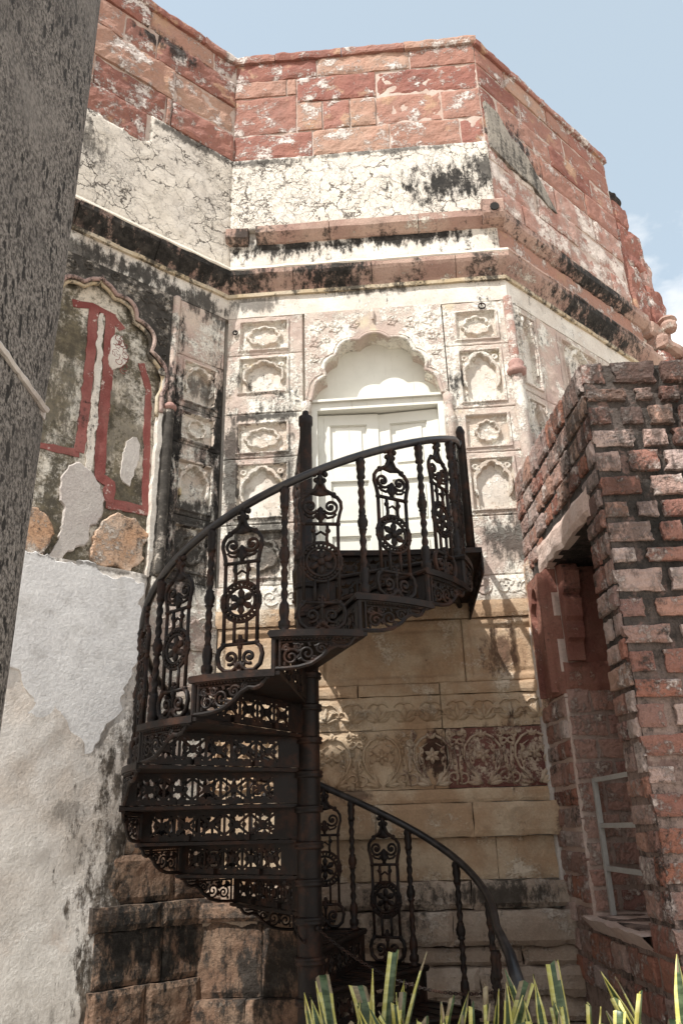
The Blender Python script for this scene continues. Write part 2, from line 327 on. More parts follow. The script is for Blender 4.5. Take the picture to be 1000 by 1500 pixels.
col = s.mix(s.step(a, .45, .68), (.012,.009,.008), (.046,.021,.013)); col = s.mix(s.math('MULTIPLY', s.step(b, .58, .78), .4), col, (.045,.034,.028))
M['iron'] = s.finish(col, s.math('ADD', s.math('MULTIPLY', a, .35), .33), s.math('ADD', b, a), .002, .6, spec=.2)
s = NT('polished_black_handrail')
a = s.noise(14, 5, .6); M['rail'] = s.finish(s.mix(s.step(a, .4, .7), (.014,.013,.014), (.04,.034,.032)), s.math('ADD', s.math('MULTIPLY', a, .3), .22), a, .001, .4, spec=.5)
s = NT('off_white_door_paint')
a = s.noise(4, 7, .65); b = s.noise(1.0, 6, .7, s.scalevec((30, 30, 1.6))); 
col = s.mix(s.step(a, .4, .7), (.74,.73,.66), (.68,.67,.60)); col = s.mix(s.math('MULTIPLY', s.step(b, .6, .72), .5), col, (.36,.31,.24)); col = s.mix(s.step(s.noise(24, 6, .7), .70, .74), col, (.2,.15,.1))
M['door'] = s.finish(col, .6, b, .003, .5)
s = NT('galvanised_steel'); a = s.noise(25, 4); M['steel'] = s.finish(s.mix(a, (.52,.52,.50), (.34,.33,.31)), .5, a, .001, .3, metal=.15)
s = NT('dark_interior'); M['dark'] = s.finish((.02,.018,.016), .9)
def leafmat(name, c1, c2):
    s = NT(name); a = s.noise(1, 5, .6, s.scalevec((9, 9, 45))); return s.finish(s.mix(s.step(a, .42, .6), c1, c2), .42, None, spec=.4)
M['leafg'] = leafmat('leaf_green_banding', (.035,.06,.022), (.10,.14,.065)); M['leafy'] = leafmat('leaf_yellow_margin', (.50,.46,.12), (.62,.58,.24))
M['leafd'] = leafmat('leaf_dry_tip', (.30,.24,.14), (.20,.15,.09))
M['soil'] = weathered('planter_soil', (.07,.05,.035), (.10,.075,.05), bump=.05)
M['paving'] = weathered('stone_paving', (.46,.40,.34), (.52,.46,.39), stain_t=(.6,.75), bump=.02)

# ------------------------------------------------------------------ ground
gb = MB(); gb.add([(-900,-900,-.012),(900,-900,-.012),(900,900,-.012),(-900,900,-.012)], [(0,1,2,3)])
tag(gb.build('ground', M['paving']), kind='structure')
# ------------------------------------------------------------------ shape builders on a wall frame (x along the wall, -y outward, z up)
def sweep(fc, prof, u0, u1, seg=.08, jit=.006, seed=0, mb=None):
    """profile [(outward, z)...] (closed polygon) swept along the wall with mitred corners and worn edges"""
    s0, s1 = ends(fc, u0, u1); n = max(1, int(abs(u1-u0)/seg)); mb = mb or MB(); m = len(prof); vs = []
    for i in range(n+1):
        t = i/n
        for j, (d, z) in enumerate(prof):
            u = (u0+s0*d)*(1-t)+(u1+s1*d)*t
            q = mnoise.noise_vector(Vector((u*5+seed*7, z*7, d*9+seed)))*jit if d > 0 else Vector((0,0,0))
            vs.append((u, -(d+q.x), z+q.y))
    fs = [(i*m+j, i*m+(j+1) % m, (i+1)*m+(j+1) % m, (i+1)*m+j) for i in range(n) for j in range(m)]
    c = tessellate_polygon([[Vector((d, z, 0)) for d, z in prof]])
    fs += [tuple(t) for t in c] + [tuple(n*m+i for i in t) for t in c]
    mb.add(vs, fs); return mb
def slab(fc, u0, u1, z0, z1, d0, d1, **k):
    return sweep(fc, [(d0, z0), (d1, z0), (d1, z1), (d0, z1)], u0, u1, **k)
def rough(w, h, dep, seed, nu=7, nv=5, amp=.012, rnd=.02, jf=11):
    """stone with an uneven, round-edged face: x 0..w, z 0..h, front at y=-dep, back at y=0"""
    mb = MB(); us = np.linspace(0, 1, nu+1); vs_ = np.linspace(0, 1, nv+1)
    U, V = np.meshgrid(us, vs_); X = U*w; Z = V*h
    e = np.minimum(np.minimum(X, w-X), np.minimum(Z, h-Z)); rd = min(rnd, w*.3, h*.3)
    t = np.clip(e/rd, 0, 1); fall = 1-np.sqrt(np.clip(1-(1-t)**2, 0, 1))
    D = dep + (fbm(X*9+seed*13.7, Z*9+seed*5.1)-.47)*amp*2.4 - fall*rd*.8
    jx = (fbm(Z*jf+seed*3.3, Z*0+seed)-.47)*rd*1.2
    X = X + np.where(U <= 0, jx, 0) - np.where(U >= 1, jx*.8, 0)
    jz = (fbm(X*jf+seed*2.1, X*0+seed+40)-.47)*rd*1.2
    Z = Z + np.where(V <= 0, jz, 0) - np.where(V >= 1, jz*.8, 0)
    P = np.stack([X, -D, Z], -1).reshape(-1, 3); k = nu+1
    fs = [(j*k+i, j*k+i+1, (j+1)*k+i+1, (j+1)*k+i) for j in range(nv) for i in range(nu)]
    ring = [i for i in range(k)] + [j*k+nu for j in range(1, nv+1)] + [nv*k+i for i in range(nu-1, -1, -1)] + [j*k for j in range(nv-1, 0, -1)]
    b = len(P); Q = [(P[i][0], 0, P[i][2]) for i in ring]; n = len(ring)
    fs += [(ring[i], b+i, b+(i+1) % n, ring[(i+1) % n]) for i in range(n)]
    mb.add([tuple(p) for p in P]+Q, fs); return mb
def hfield(u0, u1, z0, z1, fn, step=.012, back=.04, seed=0, amp=.005, inner=None):
    nu = max(2, int((u1-u0)/step)); nz_ = max(2, int((z1-z0)/step)); U, Z = np.meshgrid(np.linspace(u0, u1, nu+1), np.linspace(z0, z1, nz_+1))
    D = fn(U, Z) + (fbm(U*14+seed*9.1, Z*14+seed*3.7)-.47)*amp*2
    e = np.minimum(np.minimum(U-u0, u1-U), np.minimum(Z-z0, z1-Z)); D = D - np.clip(.006-e, 0, 1)*.8
    mb = MB(); P = np.stack([U, -D, Z], -1).reshape(-1, 3); k = nu+1
    fs = [(j*k+i, j*k+i+1, (j+1)*k+i+1, (j+1)*k+i) for j in range(nz_) for i in range(nu)]
    ring = [i for i in range(k)] + [j*k+nu for j in range(1, nz_+1)] + [nz_*k+i for i in range(nu-1, -1, -1)] + [j*k for j in range(nz_-1, 0, -1)]
    b = len(P); Q = [(P[i][0], back, P[i][2]) for i in ring]; n = len(ring)
    fs += [(ring[i], b+i, b+(i+1) % n, ring[(i+1) % n]) for i in range(n)]
    mb.add([tuple(p) for p in P.tolist()]+Q, fs)
    if inner:
        a, b, c, e = inner; nz2 = fbm(U*22, Z*22)*.05-.025
        msk = (U > a+nz2) & (U < b-nz2) & (Z > c+nz2) & (Z < e-nz2)
        for j in range(nz_):
            for i in range(nu):
                if msk[j, i]: mb.mi[j*nu+i] = 1
    return mb
def arcpts(p, q, sag, n=7):
    """arc from p to q bulging to the left of p->q by sag*chord"""
    p = Vector(p); q = Vector(q); c = q-p; nrm = Vector((-c.y, c.x)); o = []
    for i in range(n+1):
        t = i/n; o.append(p + c*t + nrm*(sag*4*t*(1-t)))
    return [(v.x, v.y) for v in o]
def cusped(half, cx):
    """half: points from apex outward [(du,z,sag)...]; returns right-to-left outline of a foliated arch"""
    right = []
    for (a, za, _), (b, zb, s) in zip(half[:-1], half[1:]):
        right += arcpts((a, za), (b, zb), s)[(1 if right else 0):]
    left = [(-a, z) for a, z in reversed(right)]
    pts = left + right[1:]
    return [(cx+a, z) for a, z in pts]      # left spring ... apex ... right spring
def spiral(c, r0, turns, a0, dirn=1, n=26, r1=.12):
    o = []
    for i in range(n+1):
        t = i/n; a = a0+dirn*turns*2*math.pi*t; r = r0*(1-t*(1-r1)); o.append((c[0]+r*math.cos(a), c[1]+r*math.sin(a)))
    return o
def rib(mb, pts, r, d=0.0, n=5, sq=.8, taper=True):
    m = len(pts); rs = [r*(.45+.55*math.sin(math.pi*min(1, .15+.85*i/(m-1)))) if taper else r for i in range(m)]
    mb.tube([(a, -d, b) for a, b in pts], rs, n, squash=sq)
def leaf(mb, p, ang, ln, wd, d=0.0, h=.008):
    """almond leaf lying on the wall"""
    ca, sa = math.cos(ang), math.sin(ang); ring = []
    for t, s in ((0,0),(.25,.8),(.55,1),(.8,.6),(1,0)): ring.append((t, s))
    L_ = [(t*ln, s*wd*.5) for t, s in ring]; Rr = [(t*ln, -s*wd*.5) for t, s in reversed(ring[1:-1])]
    pts = L_+Rr; vs = [(p[0]+x*ca-y*sa, -d, p[1]+x*sa+y*ca) for x, y in pts]; n = len(vs)
    vs += [(p[0]+t*ln*ca, -(d+h), p[1]+t*ln*sa) for t in (.2, .5, .8)]
    fs = [(0,1,n), (1,2,n+1,n), (2,3,n+2,n+1), (3,4,n+2), (4,5,n+2), (5,6,n+1,n+2), (6,7,n,n+1), (7,0,n)]
    mb.add(vs, fs)
def scrollwork(mb, u0, u1, z0, z1, d=0.0, sc=.1, seed=1, r=.008):
    """running foliage filling a rectangle"""
    rg = random.Random(seed); nx = max(1, round((u1-u0)/sc)); nz_ = max(1, round((z1-z0)/sc))
    for i in range(nx):
        for j in range(nz_):
            cx = u0+(i+.5)*(u1-u0)/nx; cz = z0+(j+.5)*(z1-z0)/nz_; dr = 1 if (i+j) % 2 else -1; q = min((u1-u0)/nx, (z1-z0)/nz_)*.46
            rib(mb, spiral((cx, cz), q, 1.25, rg.uniform(0, 6.28), dr), r, d)
            for k in range(4):
                a = rg.uniform(0, 6.28); leaf(mb, (cx+q*.5*math.cos(a), cz+q*.5*math.sin(a)), a+dr*.8, q*.9, q*.42, d)

# ------------------------------------------------------------------ the bastion
bast = empty('octagonal_bastion', (0.3, 6.3, 0), 'tall weathered bastion of red stone and stained plaster with carved walls', 'building')
def cap_side(fc): return {'L': (-3.4, 0), 'C': (0, LC), 'R': (0, 2.62)}[fc]
def wallblock(name, mat, fc, u0, u1, z0, z1, d0=-.5, d1=-.03, seg=9, jit=0, seed=0, parent=bast):
    return slab(fc, u0, u1, z0, z1, d0, d1, seg=seg, jit=jit, seed=seed).build(name, mat, parent, FR[fc])
# cores
par = wallblock('parapet', M['mortar'], 'C', 0, LC, 7.3, 9.6, d1=-.006)
parL = wallblock('parapet', M['mortar'], 'L', -3.4, 0, 7.3, 9.6, d1=-.006)
parR = wallblock('parapet', M['mortar'], 'R', 0, 2.60, 7.25, 9.58, d1=-.006)
wallblock('wall', M['white'], 'L', -3.4, 0, 0, 7.3, d1=-.10)
wallblock('wall', M['white'], 'R', 0, 3.3, 0, 7.25)
wallblock('wall', M['white'], 'C', 0, .80, 0, 7.3); wallblock('wall', M['white'], 'C', 2.0, LC, 0, 7.3)
wallblock('wall', M['white'], 'C', .80, 2.0, 5.9, 7.3); wallblock('wall', M['lower'], 'C', .80, 2.0, 0, 3.24)
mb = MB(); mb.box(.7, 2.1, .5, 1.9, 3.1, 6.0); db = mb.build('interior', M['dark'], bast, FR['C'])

_seed = [0]
def stone(parent, fc, u0, u1, z0, z1, mat, dep=.05, gap=.020, amp=.017, rnd=.010, name='stone', d0=-.06):
    _seed[0] += 1; w_ = u1-u0-gap; h_ = z1-z0-gap
    me = rough(w_, h_, dep-d0, _seed[0], max(5, int(w_/.034)), max(4, int(h_/.034)), amp, rnd).mesh(name, mat)
    return link(me, name, parent, FR[fc] @ Matrix.Translation((u0+gap/2, -d0, z0+gap/2)))
rg = random.Random(5)
# centre parapet: stones as laid
for z0, z1, cuts in ((9.33, 9.62, [0,.92,1.95,LC]), (9.08, 9.33, [0,.58,.69]), (8.95, 9.33, [.69,1.57,LC]), (8.53, 9.08, [0,.69]),
                     (8.53, 8.95, [.69,.97,1.27]), (8.53, 8.95, [1.27,1.55,2.25,LC]), (8.16, 8.53, [0,.86,1.68,2.42,LC])):
    for a, b in zip(cuts[:-1], cuts[1:]): stone(par, 'C', a, b, z0, z1, M['red'], dep=.0+rg.uniform(0,.02))
for a, b in ((-.02,.45),(.45,1.2),(1.2,1.9),(1.9,LC+.03)): stone(par, 'C', a, b, 9.60, 9.71, M['red'], dep=.05, gap=.004, name='coping_stone')
# left parapet
for z0, z1, us in ((9.33,9.62,[0,-.28,-1.05,-1.75,-2.6,-3.4]), (8.95,9.33,[0,-.95,-1.3,-2.2,-3.4]), (8.53,8.95,[0,-.72,-1.62,-2.3,-3.4]), (8.16,8.53,[0,-.74,-.80,-1.55,-2.4,-3.4]), (7.74,8.16,[-.98,-1.62,-2.6,-3.4])):
    for a, b in zip(us[:-1], us[1:]): stone(parL, 'L', b, a, z0, z1, M['red'], dep=rg.uniform(0,.03), amp=.024)
for a, b in ((-.42,0.02),(-1.0,-.42),(-1.9,-1.0),(-3.4,-1.9)): stone(parL, 'L', a, b, 9.60, 9.70, M['red'], dep=.05, gap=.004, name='coping_stone')
# right parapet, thin long courses
for z0, z1, us in ((9.33,9.6,[0,.5,1.3,1.75,2.6]), (9.0,9.33,[0,.75,1.6,2.6]), (8.66,9.0,[0,.3,1.25,2.1,2.6]), (8.3,8.66,[0,.55,1.0,1.9,2.6]), (7.95,8.3,[0,.35,1.2,2.0,2.6]), (7.62,7.95,[0,.8,1.55,2.6]), (7.33,7.62,[0,.5,1.35,2.2,2.6])):
    for a, b in zip(us[:-1], us[1:]): stone(parR, 'R', a, b, z0, z1, M['red'] if z0 > 8.2 else M['pinklime'], dep=rg.uniform(0,.02), amp=.012)
for a, b in ((-.02,.6),(.6,1.25),(1.25,2.0),(2.0,2.62)): stone(parR, 'R', a, b, 9.58, 9.68, M['red'], dep=.05, gap=.004, name='coping_stone')
# left-over black render on the right parapet
mb = MB(); mb.prism([(.03,8.75),(.25,8.72),(.42,8.52),(.7,8.4),(.95,8.12),(1.15,7.86),(1.0,7.86),(.75,8.0),(.45,8.02),(.04,8.1)], -.034, .0)
mb.build('render_patch', weathered('black_render', (.30,.27,.23), (.4,.36,.3), stain_t=(.42,.58), streak=.4, bump=.02), bast, FR['R'])
# crazed plaster band
def wavy(z0f, z1f, base=.02, amp=.02):
    def fn(U, Z): return base + (fbm(U*2.1, Z*2.1)-.47)*amp*2
    return fn
hfield(.0, LC+.01, 7.21, 8.165, wavy(0,0), .03, .05, 1, .006).build('plaster_band', M['crack'], bast, FR['C'], True)
def lband(U, Z):
    edge = np.where(U > -.95, 8.2, 7.80)+(fbm(U*6, U*0+3)-.47)*.10
    return np.where(Z > edge, -.06, .02+(fbm(U*2.1, Z*2.1)-.47)*.04)
hfield(-3.4, -.0, 6.74, 8.165, lband, .03, .09, 2, .006).build('plaster_band', M['crack'], bast, FR['L'], True)
# string course (centre, right) and stones of the big cornice
def course(name, fc, prof, cuts, mat, jit=.008, parent=bast, label=None):
    for i, (a, b) in enumerate(zip(cuts[:-1], cuts[1:])):
        _seed[0] += 1
        g = .006
        a2 = a if a in (0,) and fc != 'L' else a+g/2; b2 = b if (b == LC and fc == 'C') or (b == 0 and fc == 'L') else b-g/2
        sweep(fc, prof, a2, b2, .05, jit, _seed[0]).build(name, mat, parent, FR[fc])
STR = [(-.05,7.0),(.03,7.02),(.08,7.07),(.10,7.10),(.10,7.18),(.06,7.21),(-.05,7.25)]
course('string_course', 'C', STR, [.28,1.02,1.9,LC], M['cornice'])
sweep('C', [(-.05,7.0),(.05,7.03),(.09,7.08),(.09,7.18),(-.05,7.25)], -.02, .2, .03, .02, 5).build('broken_stone', M['cornice'], bast, FR['C'])
course('string_course', 'R', STR, [0,.8,1.7,2.75], M['cornice'])
# spout block at the corner
mb = MB(); prof = [(-.08,7.08),(.12,7.06),(.16,7.12),(.16,7.36),(.10,7.42),(-.08,7.4)]
n = 10
sweep('C', [(-.05,7.02),(.14,7.02),(.17,7.07),(.17,7.22),(.12,7.28),(-.05,7.32)], LC-.14, LC+.06, .05, .012, 9).build('corner_block', M['cornice'], bast, FR['C'])
mb = MB(); mb.tube([(LC-.03,-.155,7.13),(LC-.03,-.182,7.13)], .045, 10); mb.build('drain_hole', M['dark'], bast, FR['C'])
# render below the string course
hfield(.0, LC, 6.74, 7.05, lambda U, Z: U*0+.01, .03, .05, 4, .01).build('plaster_band', M['white'], bast, FR['C'], True)
hfield(.0, 2.7, 6.74, 7.05, lambda U, Z: U*0+.01, .03, .05, 5, .02).build('plaster_band', M['red'], bast, FR['R'], True)
# cornice with a white weathering on top
COR = [(-.05,6.385),(.03,6.40),(.045,6.44),(.09,6.50),(.115,6.54),(.13,6.57),(.13,6.625),(-.05,6.66)]
WEA = [(-.05,6.63),(.127,6.615),(.137,6.63),(.127,6.66),(-.05,6.80)]
course('cornice_stone', 'C', COR, [0,.66,1.42,2.22,LC], M['cornice'])
course('cornice_stone', 'L', COR, [-3.4,-2.4,-1.55,-.8,0], M['cornice'])
course('cornice_stone', 'R', COR, [0,.72,1.6,2.4,2.85], M['cornice'])
wlime = weathered('limewash_weathering', (.78,.72,.62), (.70,.64,.55), stain_t=(.66,.78), bump=.006)
for fc in 'LCR':
    a, b = cap_side(fc); sweep(fc, WEA, a, b, .06, .008, 3).build('cornice_weathering', wlime if fc != 'R' else M['cornice'], bast, FR[fc])
yel = weathered('ochre_lime_line', (.50,.40,.26), (.60,.52,.40), stain_t=(.48,.58), bump=.01)
for fc in 'LCR':
    a, b = cap_side(fc); sweep(fc, [(-.05,6.365),(.05,6.365),(.055,6.40),(-.05,6.41)], a, b, .06, .008, 4).build('lime_fillet', yel, bast, FR[fc])
    sweep(fc, [(-.05,6.14),(.022,6.14),(.022,6.37),(-.05,6.37)], a, b, .06, .006, 6).build('plaster_frieze', M['white'], bast, FR[fc])

# carved panels -----------------------------------------------------
def foil_inside(X, Z, w, zs, za):
    """signed: positive inside a foliated arch of half width w, spring zs, apex za (bottom open)"""
    hh = za-zs; ins = np.where((np.abs(X) < w*.92) & (Z < zs), np.minimum(w*.92-np.abs(X), .05), -.05)
    lob = [(0, .70, .30), (.36, .52, .30), (.66, .24, .30), (.80, .0, .16)]
    for lx, lz, lr in lob:
        for sg in (-1, 1):
            d = lr*w - np.hypot(X-sg*lx*w, (Z-zs-lz*hh)*(w/hh)*.9); ins = np.maximum(ins, d)
    body = np.where((np.abs(X)/w*.75 + np.clip((Z-zs)/hh, 0, 2) < .75) & (Z >= zs), .03, -.05)
    return np.maximum(ins, body)
def carved(kind, u0, u1, z0, z1, d=.0):
    cu = (u0+u1)/2; cz = (z0+z1)/2; w = (u1-u0)/2; h = (z1-z0)/2
    def fn(U, Z):
        X = U-cu; Y = Z-cz
        e = np.minimum(w-np.abs(X), h-np.abs(Y))          # >0 inside the frame
        D = np.where(e < 0, d, d)
        D = D + .016*sstep(-.014, -.010, e)*(1-sstep(.008, .012, e)) - .026*sstep(.012, .016, e)
        if kind == 'cusp':
            zs = z0+.45*(z1-z0); a = foil_inside(X, Z, w*.74, zs, z1-.05)
            D = D + .034*sstep(-.034, -.030, a)*(1-sstep(-.006, -.002, a))*sstep(.015, .02, e) - .026*sstep(-.004, .0, a)*sstep(.012, .018, e)
            for sg in (-1, 1):
                rr = np.hypot(X-sg*w*.72, Z-(z1-.07)); D = D + .02*(1-sstep(.028, .036, rr))-.014*(1-sstep(.008, .014, rr))
        elif kind in ('medal', 'round'):
            ax = w*.74; ay = h*.72
            if kind == 'round': ax = ay = min(ax, ay)
            th = np.arctan2(Y/ay, X/ax); rr = np.hypot(X/ax, Y/ay); q = rr - (.82+.13*np.abs(np.cos(th*4)))
            D = D + .034*sstep(-.2, -.14, q)*(1-sstep(.02, .07, q)) + .006*(q < -.2)
            for sx in (-1, 1):
                for sy in (-1, 1):
                    r2 = np.hypot(X-sx*w*.82, Y-sy*h*.78); D = D+.010*(1-sstep(.018, .026, r2))
        return D
    return fn
def tile(fc, U0, U1, Z0, Z1, kind, u0, u1, z0, z1, mat, d=.02, name='carved_panel', seed=1):
    fn = carved(kind, u0, u1, z0, z1, d) if kind != 'plain' else (lambda U, Z: U*0+d)
    two = isinstance(mat, (list, tuple)) and kind != 'plain'
    return hfield(U0+.003, U1-.003, Z0+.003, Z1-.003, fn, .0085, .04, seed, .007, (u0+.015, u1-.015, z0+.015, z1-.015) if two else None).build(name, mat if two or not isinstance(mat, (list, tuple)) else mat[0], bast, FR[fc], False)
PL = [(5.71,6.14,'medal',5.76,6.08),(5.08,5.71,'cusp',5.30,5.67),(4.63,5.08,'medal',4.68,4.98),(4.0,4.63,'cusp',4.06,4.57),(3.45,4.0,'medal',3.52,3.94)]
for i, (Z0, Z1, k, z0, z1) in enumerate(PL): tile('C', .02, .74, Z0, Z1, k, .14, .60, z0, z1, [M['panelC'], M['panelw']], seed=i)
PR = [(5.66,6.14,'medal',5.72,6.03),(5.0,5.66,'cusp',5.06,5.60),(4.56,5.0,'round',4.61,4.93),(3.97,4.56,'cusp',4.02,4.50),(3.45,3.97,'plain',0,1)]
for i, (Z0, Z1, k, z0, z1) in enumerate(PR): tile('C', 2.06, 2.64, Z0, Z1, k, 2.17, 2.55, z0, z1, [M['panelC'], M['panelw']], seed=i+10)
PP = [(5.56,6.14,'plain',0,1),(5.04,5.56,'cusp',5.10,5.51),(4.68,5.04,'round',4.72,4.99),(4.02,4.68,'cusp',4.07,4.53),(3.45,4.02,'medal',3.54,3.94)]
for i, (Z0, Z1, k, z0, z1) in enumerate(PP): tile('L', -.50, -.02, Z0, Z1, k, -.43, -.10, z0, z1, [M['panelL'], M['panelw']], seed=i+20)
# right wall: plain panels, half hidden
RP = [(.05,.42,'cusp'),(.42,.75,'plain'),(.75,1.5,'cusp'),(1.5,2.3,'cusp'),(2.3,3.3,'plain')]
for i, (a, b, k) in enumerate(RP):
    for j, (Z0, Z1) in enumerate(((5.2,6.14),(4.3,5.2),(3.4,4.3))): tile('R', a, b, Z0, Z1, k, a+.06, b-.06, Z0+.08, Z1-.08, M['panelL'] if k == 'plain' else M['panelC'], seed=i*3+j+40)
slab('R', .03, 3.3, .0, 3.39, -.04, .02, seg=.3).build('stone', M['lower'], bast, FR['R'])
# corner colonnette: smooth pink shaft, capital, rope-twist shaft
def colonnette(fc, u, z0, z1, r, mat, twist=False, name='colonnette', d=.02):
    n = 14; prof = [(r, z0+(z1-z0)*i/36) for i in range(37)]
    tw = (lambda rr, z, a: rr*(1+.16*math.sin(a*4+z*26))) if twist else None
    mb = MB(); mb.lathe(prof, n, (u, -d, 0), tw); return mb.build(name, mat, bast, FR[fc], True)
pinks = weathered('pink_stone_shaft', (.36,.21,.18), (.44,.29,.25), flake=(.62,.54,.48), flake_t=(.53,.6), stain_t=(.56,.68), bump=.015)
pinkd = weathered('blackened_pink_moulding', (.40,.27,.24), (.5,.38,.33), stain_t=(.46,.58), stain_s=4, bump=.015)
colonnette('C', LC+.005, 5.45, 6.16, .042, M['pinklime'])
mb = MB(); mb.lathe([(.05,0),(.085,.02),(.09,.06),(.06,.09),(.075,.13),(.05,.16)], 12, (LC+.005,-.02,5.30)); mb.build('capital', pinks, bast, FR['C'], True)
colonnette('C', LC+.005, 3.4, 5.30, .052, M['panelC'], True)
colonnette('L', -.54, 5.02, 6.14, .035, M['panelL']); colonnette('L', -.54, 3.45, 4.95, .042, M['relief_dark'])
mb = MB(); mb.lathe([(.03,0),(.06,.015),(.06,.04),(.035,.07)], 10, (-.54,-.02,4.95)); mb.build('capital', pinks, bast, FR['L'], True)

# door bay --------------------------------------------------------------
DC = 1.405
half = [(0,5.865,0),(.135,5.80,.18),(.36,5.645,.26),(.455,5.43,.26),(.575,5.27,.16),(.595,5.17,0)]
half[1] = (.135,5.80,.12)
outl = cusped(half, DC)
def arch_plate(fc, outl, u0, u1, zb, zt, d0, d1, mat, name):
    """flat plate u0..u1 x zb..zt with the arch cut out of it"""
    poly = [(u0, zb), (u0, zt), (u1, zt), (u1, zb)] + [(a, b) for a, b in reversed(outl)]
    if abs(poly[4][0]-u1) < 1e-6: poly.pop(4)
    mb = MB(); mb.prism(poly, -d1, -d0); return mb.build(name, mat, bast, FR[fc])
sur = arch_plate('C', outl, .76, 2.05, 5.17, 6.14, -.2, .03, M['panelC'], 'arch_surround')
mb = MB(); rib(mb, outl, .017, .03, 6, 1, False); rib(mb, [(DC+(a-DC)*1.07, b+.025) for a, b in outl], .008, .03, 5, 1, False); mb.build('arch_moulding', M['panelC'], sur, FR['C'], True)
mb = MB()
for sg in (-1, 1):
    for (x, z, q) in ((.52,5.98,.085),(.36,5.95,.075),(.18,5.98,.06),(.55,5.80,.07),(.56,5.62,.055),(.44,5.82,.04)):
        rib(mb, spiral((DC+sg*x, z), q, 1.3, 1.2 if sg > 0 else 1.9, sg), .011, .028)
        for k in range(5): leaf(mb, (DC+sg*x, z), k*1.256+x*7, q*1.05, q*.5, .03, .012)
mb.build('carved_foliage', M['panelC'], sur, FR['C'], True)
mb = MB(); mb.tube([(DC,-.03,6.13),(DC,-.045,6.08),(DC,-.05,6.0)], [.012,.02,.012], 6); mb.build('keystone_boss', M['panelC'], sur, FR['C'])
for u0, u1 in ((.76,.81),(2.0,2.05)):                      # jambs of the bay with carved baluster shafts
    slab('C', u0, u1, 3.25, 5.17, -.3, .015, seg=.2, jit=.003).build('jamb', M['panelC'], bast, FR['C'])
for u in (.765, 2.045):
    mb = MB(); prof = [(.02,3.3),(.035,3.32),(.035,3.45),(.022,3.5)]
    z = 3.5
    while z < 4.7: prof += [(.024,z+.02),(.028,z+.1),(.024,z+.18)]; z += .2
    prof += [(.026,4.75),(.045,4.85),(.05,4.95),(.03,5.0),(.04,5.08),(.05,5.15)]
    mb.lathe(prof, 10, (u, -.03, 0)); mb.build('shaft', M['panelC'], bast, FR['C'], True)
# white painted tympanum, transom, frame, two leaves a little ajar
mb = MB(); mb.box(.79, 2.02, .17, .21, 5.15, 5.92); mb.build('tympanum', M['door'], bast, FR['C'])
fr = MB()
for a, b, c, e in ((.805,.86,3.25,5.10),(1.95,2.005,3.25,5.10),(.805,2.005,5.10,5.175)): fr.box(a, b, .03, .16, c, e)
fr.box(.80, 2.01, .0, .17, 5.176, 5.20)
fr = fr.build('door_frame', M['door'], bast, FR['C'])
def leafdoor(hinge, sg, ang):
    m = FR['C'] @ Matrix.Translation((hinge, .10, 0)) @ Matrix.Rotation(R(ang*sg), 4, 'Z')
    W = .545; mb = MB(); x = lambda a: a*sg
    def bx(a, b, y0, y1, z0, z1): mb.box(min(x(a), x(b)), max(x(a), x(b)), y0, y1, z0, z1)
    st = .105
    bx(0, st, 0, .045, 3.27, 5.085); bx(W-st, W, 0, .045, 3.27, 5.085)
    rails = [(3.27,3.45),(3.90,4.0),(4.42,4.54),(4.98,5.085)]
    for a, b in rails: bx(st, W-st, 0, .045, a, b)
    lf = mb.build('door_leaf', M['door'], bast, m)
    for (a, b), (c, e) in zip(rails[:-1], rails[1:]):
        mb = MB(); bx(st, W-st, .024, .036, b, c); bx(st+.05, W-st-.05, .012, .03, b+.05, c-.05)
        for q in (0, 1):
            pass
        mb.build('door_panel', M['door'], lf, m)
        mb = MB()
        for p0, p1 in (((st,b),(W-st,b)), ((W-st,b),(W-st,c)), ((W-st,c),(st,c)), ((st,c),(st,b))):
            mb.tube([(x(p0[0]), .02, p0[1]), (x(p1[0]), .02, p1[1])], .011, 5)
        mb.build('bead', M['door'], lf, m)
leafdoor(.862, 1, 3); leafdoor(1.948, -1, 4.5)

# niche wall on the left -------------------------------------------------
NC = -1.25
nh = [(0,5.99,0),(.14,5.90,.10),(.34,5.74,.30),(.50,5.47,.30),(.625,5.08,.25),(.63,4.9,0)]
no = cusped(nh, NC); no[len(no)//2] = (NC, 6.02)
nsp = arch_plate('L', no, -1.98, -.575, 4.9, 6.14, -.05, .02, M['relief_dark'], 'niche_surround')
mb = MB(); rib(mb, no, .019, .026, 6, 1, False); mb.build('arch_moulding', pinkd, nsp, FR['L'], True)
mb = MB(); rib(mb, [(NC+(a-NC)*.955, b-.03) for a, b in no], .018, .0, 6, 1, False); mb.build('inner_moulding', yel, nsp, FR['L'], True)
mb = MB()
for sg in (-1, 1):
    for (x, z, q) in ((.58,6.0,.09),(.42,6.0,.08),(.27,6.03,.06),(.59,5.8,.07),(.60,5.62,.06),(.62,5.45,.04),(.62,5.3,.04),(.12,6.08,.045)):
        rib(mb, spiral((NC+sg*x, z), q, 1.3, .8 if sg > 0 else 2.3, sg), .012, .022)
        for k in range(5): leaf(mb, (NC+sg*x, z), k*1.256+x*5, q*1.1, q*.5, .022, .014)
mb.build('carved_foliage', M['relief_dark'], nsp, FR['L'], True)
slab('L', -.625+.0, -.575, 3.45, 4.897, -.05, .02, seg=.1).build('jamb', M['relief_dark'], bast, FR['L'])
def nd(U, Z): return U*0-.045+(fbm(U*1.7, Z*1.7)-.47)*.03
hfield(-3.4, -.60, 3.42, 6.1, nd, .03, .05, 8, .004).build('niche_back', M['niche'], bast, FR['L'], True)
